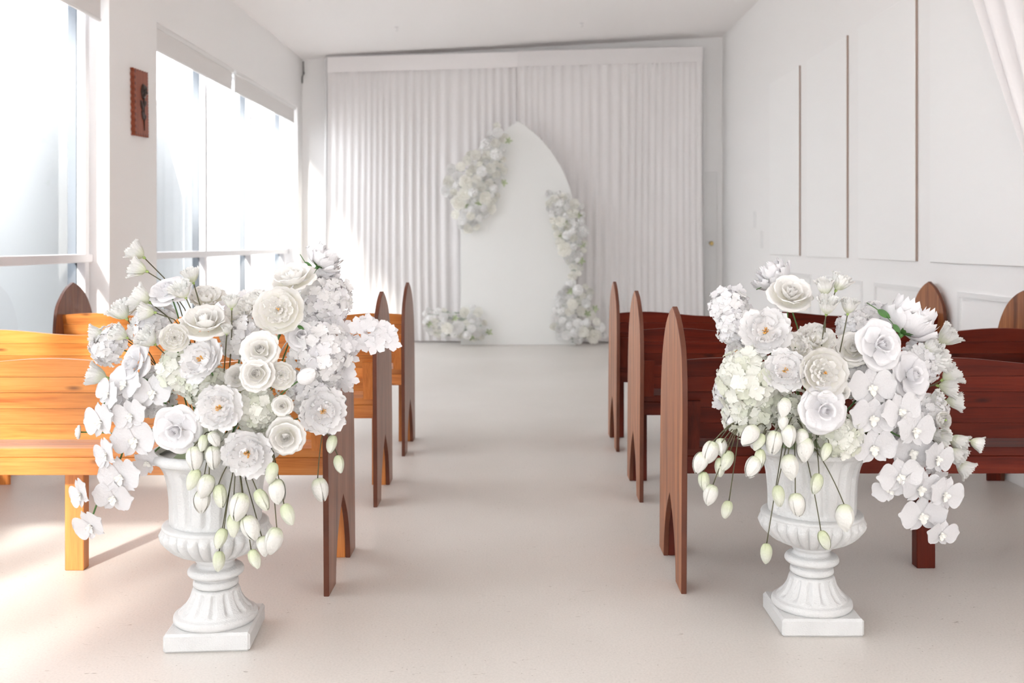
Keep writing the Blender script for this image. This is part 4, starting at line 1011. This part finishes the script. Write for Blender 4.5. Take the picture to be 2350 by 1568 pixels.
for i, (k, x, y, r, lb, og) in enumerate((
    ('bud', 1800, 935, 19, 'round white bud set on the greenish hydrangea', oB1),
    ('bud', 1797, 970, 15, 'small round bud just below the round one', oB1),
    ('bud', 1720, 999, 23, 'pointed white bud at the hydrangea underside', oB3),
    ('greenbud', 1742, 1015, 18, 'greenish pointed bud beside the rim', oB3),
    ('bud', 1776, 1015, 22, 'plump bud over the urn rim, first of the rim row', oB1),
    ('bud', 1812, 1000, 21, 'plump bud over the urn rim, middle of the rim row', oB1),
    ('bud', 1840, 1005, 18, 'bud behind a stem at the rim row end', oB1),
    ('bud', 1848, 1032, 24, 'large bud under the bluish rose', oB1),
    ('bud', 1814, 1071, 24, 'large bud hanging at the top of the urn flutes', oB1),
    ('greenbud', 1745, 1052, 18, 'green bud joined to a rounder one by the pew rail', oB3),
    ('bud', 1728, 1071, 21, 'rounder bud joined to a green one by the pew rail', oB3),
    ('bud', 1630, 1038, 22, 'white bud uppermost in the side cluster', oB2),
    ('bud', 1656, 1026, 17, 'bud behind the uppermost one in the side cluster', oB2),
    ('bud', 1608, 1062, 21, 'outermost white bud of the side cluster by the pew end', oB2),
    ('greenbud', 1668, 1057, 20, 'upright greenish bud of the side cluster', oB2),
    ('greenbud', 1653, 1072, 18, 'heart-shaped bud of the side cluster, half covered', oB2),
    ('greenbud', 1615, 1104, 18, 'green bud below the outermost white one', oB2),
    ('bud', 1629, 1135, 20, 'broad bud near the bottom of the side cluster', oB2),
    ('greenbud', 1668, 1169, 17, 'lowest green bud of the side cluster over the floor', oB2),
    ('greenbud', 1787, 1138, 20, 'slim green bud on the window side of the flutes', oB1),
    ('bud', 1829, 1158, 22, 'white bud in the middle of the flutes', oB1),
    ('greenbud', 1873, 1110, 20, 'slim green bud on a straight stem under the rose', (1868, 1000)),
    ('bud', 1940, 1187, 25, 'big white bud on the longest slanting stem', (1855, 1010)),
    ('greenbud', 1892, 1240, 19, 'green bud hanging before the urn bowl', (1838, 1000)),
    ('greenbud', 1758, 1270, 19, 'lowest green bud on the longest straight stem', (1798, 1010)),
    ('greenbud', 1895, 1037, 18, 'faint green bud at the rim under the hydrangea', (1890, 1010)))):
    B.hang(k, x, y, r, lb+SB_, og, dy=(-0.16 if x < 1700 else -0.25)-0.006*(i % 3), var=i % 2, tilt=(0.3*math.sin(i*1.7), 0))

# ------------------------------------------------------------------ orchid sprays: spray > bloom (lip) > petals
op_big = [flat_petal(M['orchid'], ln=0.98, wd=1.26, cup=0.12, ruffle=0.03, seed=s, nu=8, nv=8, foot=0.12, wide=0.56) for s in range(3)]
op_sep = [flat_petal(M['orchid'], 'sepal', ln=0.84, wd=0.55, cup=0.06, ruffle=0.01, seed=s+5, nu=6, nv=7, foot=0.2, wide=0.55) for s in range(2)]
v1 = rot_vf(flat_petal_vf(0.42, 0.26, 0.16, 0, 3, 4, 4), Matrix.Translation((0, 0, 0.05)) @ Matrix.Rotation(-PI/2, 4, 'Z'))
v2 = rot_vf(flat_petal_vf(0.24, 0.22, 0.2, 0, 4, 4, 4), Matrix.Translation((0, 0, 0.05)) @ Matrix.Rotation(-0.5, 4, 'Z'))
v3 = rot_vf(flat_petal_vf(0.24, 0.22, 0.2, 0, 4, 4, 4), Matrix.Translation((0, 0, 0.05)) @ Matrix.Rotation(PI+0.5, 4, 'Z'))
v4 = tube_verts([(0, 0, -0.04), (0, 0.03, 0.08), (0, 0.05, 0.17)], [0.05, 0.06, 0.04], 8)
lip_me = mesh_from('bloom', *join_vf([v1, v2, v3, v4]), M['lip'], True)
def orchid_spray(bq, blooms, label, dys, stem_px):
    t = empty('orchid_spray', (bq.u[0], bq.u[1], 0.6)); tag(t, label, 'orchid', bq.grp+' orchid sprays')
    inv = Matrix.Translation((-bq.u[0], -bq.u[1], -0.6))
    pts = [inv @ P(x, y, bq.u[1]+d) for x, y, d in stem_px]; cp = [Vector(p) for p in catmull([tuple(p) for p in pts], 16)]
    link('stem', tube('stem', cp, 0.0028, M['gstem'], 6), t)
    for i, (x, y, r, fx, fz, roll) in enumerate(blooms):
        dy = dys(x, y)-0.012*(i % 3); Y = bq.u[1]+dy; c = P(x, y, Y); sc = 1.12*r*Y/F
        ax = Vector((fx, -0.9, fz)).normalized(); q = ax.to_track_quat('Z', 'Y')
        b = link('bloom', lip_me, t, inv @ (Matrix.Translation(c) @ q.to_matrix().to_4x4() @ RZ(roll) @ Matrix.Scale(sc, 4)))
        for k, a in enumerate((0.12, PI-0.12)): link('petal', op_big[(i+k) % 3], b, Matrix.Translation((0.06*math.cos(a), 0.02, 0.03)) @ RZ(a) @ Matrix.Rotation(-0.06, 4, 'Y'))
        for a in (PI/2, -PI/2-0.62, -PI/2+0.62): link('sepal', op_sep[i % 2], b, Matrix.Translation((0, 0, -0.02)) @ RZ(a))
orchid_spray(A, [(232, 965, 46, -.5, .0, .25), (250, 905, 38, -.6, .2, -.4), (300, 952, 40, -.2, .0, .3), (290, 880, 44, -.4, .3, -.2), (352, 900, 44, -.1, .2, .1)],
    'upper white orchid spray on the window side'+SA_, lambda x, y: -0.14, [(440, 990, -.05), (360, 890, -.11), (290, 865, -.12), (225, 945, -.10)])
orchid_spray(A, [(310, 1008, 50, -.1, .0, .08), (278, 1092, 50, -.2, -.1, .15), (245, 1040, 40, -.7, -.1, .5), (262, 1140, 44, -.1, -.25, -.1), (186, 1132, 38, -.7, -.1, .6), (208, 1205, 42, -.3, -.3, .45)],
    'long trailing white orchid spray hanging before the pale pew leg'+SA_, lambda x, y: -0.16, [(450, 1000, -.05), (370, 985, -.13), (300, 1000, -.13), (270, 1070, -.13), (230, 1140, -.13), (205, 1205, -.13)])
orchid_spray(A, [(335, 1060, 34, .1, -.3, .9)],
    'single white orchid bloom beside the urn rim'+SA_, lambda x, y: -0.12, [(450, 1000, -.05), (390, 1010, -.09), (340, 1050, -.10)])
orchid_spray(B, [(2000, 888, 50, .0, .1, .05), (2003, 957, 50, .0, .0, -.1), (2065, 942, 46, .2, .0, .3), (2004, 1025, 48, -.05, -.1, .1), (2098, 985, 48, .3, .0, -.2)],
    'upper white orchid spray covering the urn shoulder'+SB_, lambda x, y: -0.2, [(1900, 1000, -.05), (1985, 900, -.15), (2010, 960, -.16), (2060, 1000, -.16), (2100, 1000, -.16)])
orchid_spray(B, [(2092, 1035, 48, .1, -.1, .1), (2150, 1050, 42, .4, -.1, -.3), (2064, 1090, 48, .0, -.2, .2), (2040, 1120, 36, -.3, -.2, .6), (2112, 1118, 46, .1, -.1, -.15), (2168, 1132, 44, .3, -.1, -.35), (2116, 1180, 50, .0, -.2, .1), (2160, 1224, 38, .2, -.3, -.1)],
    'long trailing white orchid spray hanging before the dark pew leg'+SB_, lambda x, y: -0.16, [(1920, 1000, -.05), (2000, 990, -.12), (2080, 1040, -.13), (2105, 1110, -.13), (2130, 1180, -.13), (2160, 1222, -.13)])

# ------------------------------------------------------------------ blossom sprays: flat five-petalled florets along a twig
fl5 = [floret_mesh(M['cool'], 5, 40+s, 0.72, 0.12, notch=0.08) for s in range(3)]
def blossom_spray(bq, x0, y0, x1, y1, n, rad, fr, label, dy):
    rr = random.Random(int(x0+y1)); t = empty('blossom_spray', (bq.u[0], bq.u[1], 0.6)); tag(t, label, 'blossom', bq.grp+' blossom sprays')
    inv = Matrix.Translation((-bq.u[0], -bq.u[1], -0.6)); Y = bq.u[1]+dy
    a, b = P(x0, y0, Y), P(x1, y1, Y); m = Vector((bq.u[0]+0.05*(1 if b.x > bq.u[0] else -1), bq.u[1], 0.62))
    cp = [Vector(p) for p in catmull([tuple(inv @ q) for q in (m, a, b)], 10)]
    link('stem', tube('stem', cp, 0.0022, M['lip'], 5), t)
    for k in range(n):
        u = (k+0.5)/n; c = a*(1-u)+b*u; R = rad*Y/F*(0.6+0.4*math.sin(PI*min(1, u*0.8+0.25)))
        an = k*2.4; off = Vector((math.cos(an)*R*rr.uniform(.3, 1), math.sin(an)*R*0.8*rr.uniform(-.8, .8)-0.01, math.sin(an*1.3+k)*R*rr.uniform(.3, 1)))
        q = (Vector((off.x*6, -0.7, off.z*6))+Vector((rr.uniform(-.4, .4), 0, rr.uniform(-.4, .4)))).normalized().to_track_quat('Z', 'Y')
        fo = link('floret', fl5[k % 3], t, inv @ (Matrix.Translation(c+off) @ q.to_matrix().to_4x4() @ RZ(rr.uniform(0, 6)) @ Matrix.Scale(fr*Y/F*rr.uniform(.85, 1.1), 4)))
        # pedicel from twig to floret
for (bq, x0, y0, x1, y1, n, rad, fr, lb, dy) in (
    (A, 775, 785, 893, 762, 20, 40, 25, 'flat white blossom spray stretching towards the middle pew'+SA_, -0.02),
    (A, 700, 650, 775, 655, 18, 50, 24, 'white blossom spray below the turned-away peony'+SA_, 0.03),
    (A, 690, 740, 770, 735, 16, 40, 24, 'white blossom spray beside the large layered rose'+SA_, -0.03),
    (A, 760, 850, 800, 870, 16, 45, 24, 'white blossom spray overlapping the near pew end'+SA_, -0.02),
    (A, 270, 770, 245, 815, 12, 30, 22, 'white blossom spray at the pale pew back'+SA_, 0.02),
    (A, 560, 720, 540, 690, 10, 30, 22, 'white blossom spray against the orange gap'+SA_, 0.03),
    (B, 1690, 720, 1655, 690, 16, 40, 24, 'white blossom spray reaching above the dark pew top'+SB_, 0.03),
    (B, 1680, 850, 1660, 870, 9, 22, 20, 'white blossom spray by the side-on peony'+SB_, -0.03),
    (B, 1680, 930, 1652, 915, 9, 24, 18, 'narrow-petalled blossom spray before the dark pew back'+SB_, -0.03),
    (B, 2000, 750, 1935, 765, 12, 25, 20, 'white blossom spray along the top hollow'+SB_, 0.0),
    (B, 2100, 930, 2140, 1085, 20, 34, 22, 'white blossom spray trailing behind the long orchids'+SB_, -0.04),
): blossom_spray(bq, x0, y0, x1, y1, n, rad, fr, lb, dy)

# loose dark-green leaves and cut stems showing between blooms
leaf_me = flat_petal(M['leaf'], 'leaf_blade', ln=1.0, wd=0.48, cup=0.12, ruffle=0.02, seed=2, foot=0.1, wide=0.42)
for (bq, x, y, r, fx, fz, roll, dy, lb) in (
    (A, 700, 602, 30, .3, .1, -0.9, -0.03, 'bright green leaf under the turned-away peony'+SA_),
    (A, 683, 748, 18, .1, .1, -0.5, -.16, 'dark leaf tip under the large layered rose'+SA_),
    (A, 432, 790, 20, .1, .2, -1.2, -.2, 'dark green leaf beside the quartered rose'+SA_),
    (A, 372, 912, 20, .1, .2, -1.0, -.14, 'dark green leaf above the bluish rose'+SA_),
    (B, 1758, 652, 30, .1, .0, 0.9, -0.01, 'bright green leaf on the turned-away topmost peony'+SB_),
    (B, 1715, 825, 16, .1, .1, 1.0, -.12, 'dark leaf under the side-on peony'+SB_),
    (B, 2015, 712, 34, .1, .1, -0.6, -.10, 'slender green leaf beside the largest turned-away peony'+SB_),
    (B, 2050, 745, 26, .1, .0, -0.9, -.13, 'dark leaf at the calyx of the largest turned-away peony'+SB_)):
    Y = bq.u[1]+dy; q = Vector((fx, -1, fz)).normalized().to_track_quat('Z', 'Y')
    t = empty('leaf', (0, 0, 0)); t.matrix_basis = Matrix.Translation(P(x, y, Y)) @ q.to_matrix().to_4x4() @ RZ(roll) @ Matrix.Scale(r*Y/F, 4)
    tag(t, lb, 'leaf', bq.grp+' leaves'); link('leaf_blade', leaf_me, t)
    link('leaf_stalk', tube('leaf_stalk', [(0.02, 0, 0), (-0.25, 0.03, -0.05), (-0.7, 0.15, -0.6)], 0.035, M['gstem'], 5), t)

# ------------------------------------------------------------------ flower clusters on the arch: each bloom one thing
def merged(rec, name):
    parts = []
    for nm, me, lm in rec:
        vs = [lm @ v.co for v in me.vertices]; fs = [tuple(p.vertices) for p in me.polygons]; parts.append((vs, fs))
    return join_vf(parts)
def low(kind):
    r = random.Random(3); rec = []
    m = {'a': M['bloom'], 'b': M['bloomc'], 'c': M['bloom']}[kind]
    if kind == 'a':
        for n, pr, wd in ((3, [(.05, 0), (.22, .15), (.25, .55)], 1.2), (4, [(.05, 0), (.45, .1), (.55, .5)], 1.0), (5, [(.05, -.05), (.7, .0), (.85, .38)], .85), (6, [(.05, -.1), (.75, -.08), (1.0, .14)], .72)):
            ring(rec, n, lambda s: petal(pr, wd, m, 0.03, 0.04, n*3+s, nu=4, nv=4), n, 1, rnd=r)
    elif kind == 'b':
        for n, pr, wd in ((5, [(.05, 0), (.25, .2), (.3, .45)], .7), (6, [(.05, 0), (.5, .05), (.65, .4)], .7), (7, [(.05, -.1), (.7, -.05), (1.0, .2)], .65)):
            ring(rec, n, lambda s: petal(pr, wd, m, 0.07, 0.0, n*3+s, nu=5, nv=4), n, 2, rnd=r, tilt=.15)
    else:
        for k in range(11):
            z = 1-k*0.12; a = k*2.4; d = Vector((math.sqrt(max(0, 1-z*z))*math.cos(a), math.sqrt(max(0, 1-z*z))*math.sin(a), z)); q = d.to_track_quat('Z', 'Y')
            rec.append(('f', FLO, Matrix.Translation(d*0.6) @ q.to_matrix().to_4x4() @ RZ(k) @ Matrix.Scale(0.52, 4)))
    return mesh_from({'a': 'rose', 'b': 'peony', 'c': 'blossom'}[kind], *merged(rec, 'x'), m, True)
FLO = floret_mesh(M['bloom'], 4, 99, 0.95, 0.25)
LOW = {k: low(k) for k in 'abc'}
GRN = mesh_from('greenery', *join_vf([rot_vf(flat_petal_vf(1.0, 0.45, 0.15, 0, k, 2, 4, 0.1, 0.4), RZ(k*1.25) @ Matrix.Rotation(-0.3*(k % 3), 4, 'Y')) for k in range(5)]), M['paleleaf'], True)
def cluster(spine, n, where, seed, rmin=9, rmax=17, green=4):
    rr = random.Random(seed); pl = []; tries = 0
    while len(pl) < n and tries < 9000:
        tries += 1
        i = rr.randrange(len(spine)-1); u = rr.random(); p, q = spine[i], spine[i+1]
        wx = (p[2]*(1-u)+q[2]*u); wy = (p[3]*(1-u)+q[3]*u) if len(p) > 3 else wx
        rad = math.sqrt(rr.random()); an = rr.uniform(0, 2*PI)
        x = p[0]*(1-u)+q[0]*u+wx*rad*math.cos(an); y = p[1]*(1-u)+q[1]*u+wy*rad*math.sin(an)*0.6
        r = rr.uniform(rmin, rmax)*(1.0 if rad < 0.75 else 0.75)
        if any((x-a)**2+(y-b)**2 < (0.78*(r+c))**2 for a, b, c, _ in pl): continue
        pl.append((x, y, r, rad))
    xs = sorted(a[0] for a in pl); ys = sorted(a[1] for a in pl); n_ = len(pl); zones = {}
    made = []
    for x, y, r, rad in pl:
        Y = YA-0.07-0.13*(1-rad*rad)*(1 if y < 640 else 1.3); R = r*Y/F
        kind = rr.choice('aabbc'); d = Vector((rr.uniform(-.5, .5), -1, rr.uniform(-.4, .6))).normalized()
        p = P(x, y, Y); p.z = max(p.z, R*0.75)
        o = link({'a': 'rose', 'b': 'peony', 'c': 'blossom'}[kind], LOW[kind])
        o.matrix_basis = Matrix.Translation(p-d*R*0.2) @ d.to_track_quat('Z', 'Y').to_matrix().to_4x4() @ RZ(rr.uniform(0, 6)) @ Matrix.Scale(R*1.12, 4)
        q_ = min(spine, key=lambda s_: (s_[0]-x)**2+(s_[1]-y)**2); e_ = P(min(max(x*0.6+q_[0]*0.4, 1075), 1312), y+6, YA-0.012); e_.z = max(e_.z, 0.02)
        inv_ = o.matrix_basis.inverted(); b_ = p-d*R*0.3
        tv, tf = tube_verts([inv_ @ b_, inv_ @ ((b_+e_)/2+Vector((0, 0.01, -0.008))), inv_ @ e_], 0.0022/(R*1.12), 4)
        link('stem', mesh_from('stem', tv, tf, M['gstem'], True), o)
        zy = 'upper' if y < ys[n_//3] else ('middle' if y < ys[2*n_//3] else 'lower')
        zx = 'window side' if x < xs[n_//3] else ('centre' if x < xs[2*n_//3] else 'board side')
        zones.setdefault((kind, zy, zx), []).append((r, o))
    ORD = [['%s'], ['larger %s', 'smaller %s'], ['largest %s', 'middle-sized %s', 'smallest %s']]
    for (kind, zy, zx), lst in zones.items():
        lst.sort(key=lambda a: -a[0])
        for q, (r, o) in enumerate(lst):
            f = ORD[len(lst)-1][q] if len(lst) <= 3 else ['largest %s', 'second largest %s', 'third largest %s', 'fourth largest %s', 'fifth largest %s', 'sixth largest %s', 'seventh largest %s', 'eighth largest %s'][q]
            tag(o, 'white '*(len(lst) == 1)+f % {'a': 'rose', 'b': 'ruffled peony', 'c': 'blossom'}[kind]+', '+zy+' '+zx+' of the '+where, {'a': 'rose', 'b': 'peony', 'c': 'blossom'}[kind], 'flowers of the '+where)
    sp_ = sorted([pl[(k*7) % len(pl)] for k in range(green)], key=lambda a: a[1])
    for k, (x, y, r, rad) in enumerate(sp_):
        p = P(x+r*0.9, y+r*0.5, YA-0.10); p.z = max(p.z, 0.04); mt = Matrix.Translation(p) @ Vector((0.3*math.sin(k), -1, 0.3)).normalized().to_track_quat('Z', 'Y').to_matrix().to_4x4() @ RZ(k) @ Matrix.Scale(0.055, 4)
        o = link('leaf_sprig', GRN); o.matrix_basis = mt
        tag(o, (['upper', 'lower'] if green == 2 else ['topmost', 'second from top', 'third from top', 'lowest'])[k]+' pale green leaf sprig in the '+where, 'leaf', 'sprigs of the '+where)
cluster([(1140, 300, 16, 22), (1125, 345, 32, 30), (1095, 390, 62, 34), (1085, 440, 62, 34), (1080, 485, 42, 30), (1075, 515, 24, 20)], 74, 'high arch cluster', 11)
cluster([(1272, 448, 16, 14), (1300, 480, 40, 34), (1312, 540, 38, 34), (1312, 580, 34, 26)], 44, 'mid-height arch cluster', 12)
cluster([(1318, 590, 18, 12), (1322, 640, 10, 14)], 7, 'thin trail between arch clusters', 15, 7, 11, 2)
cluster([(1320, 665, 36, 26), (1318, 715, 46, 28), (1330, 765, 62, 26)], 48, 'taller floor cluster under the arch', 13)
cluster([(1000, 720, 26, 22), (1020, 755, 52, 26), (1085, 765, 34, 26), (1085, 715, 20, 20)], 42, 'lower floor cluster under the arch', 14)
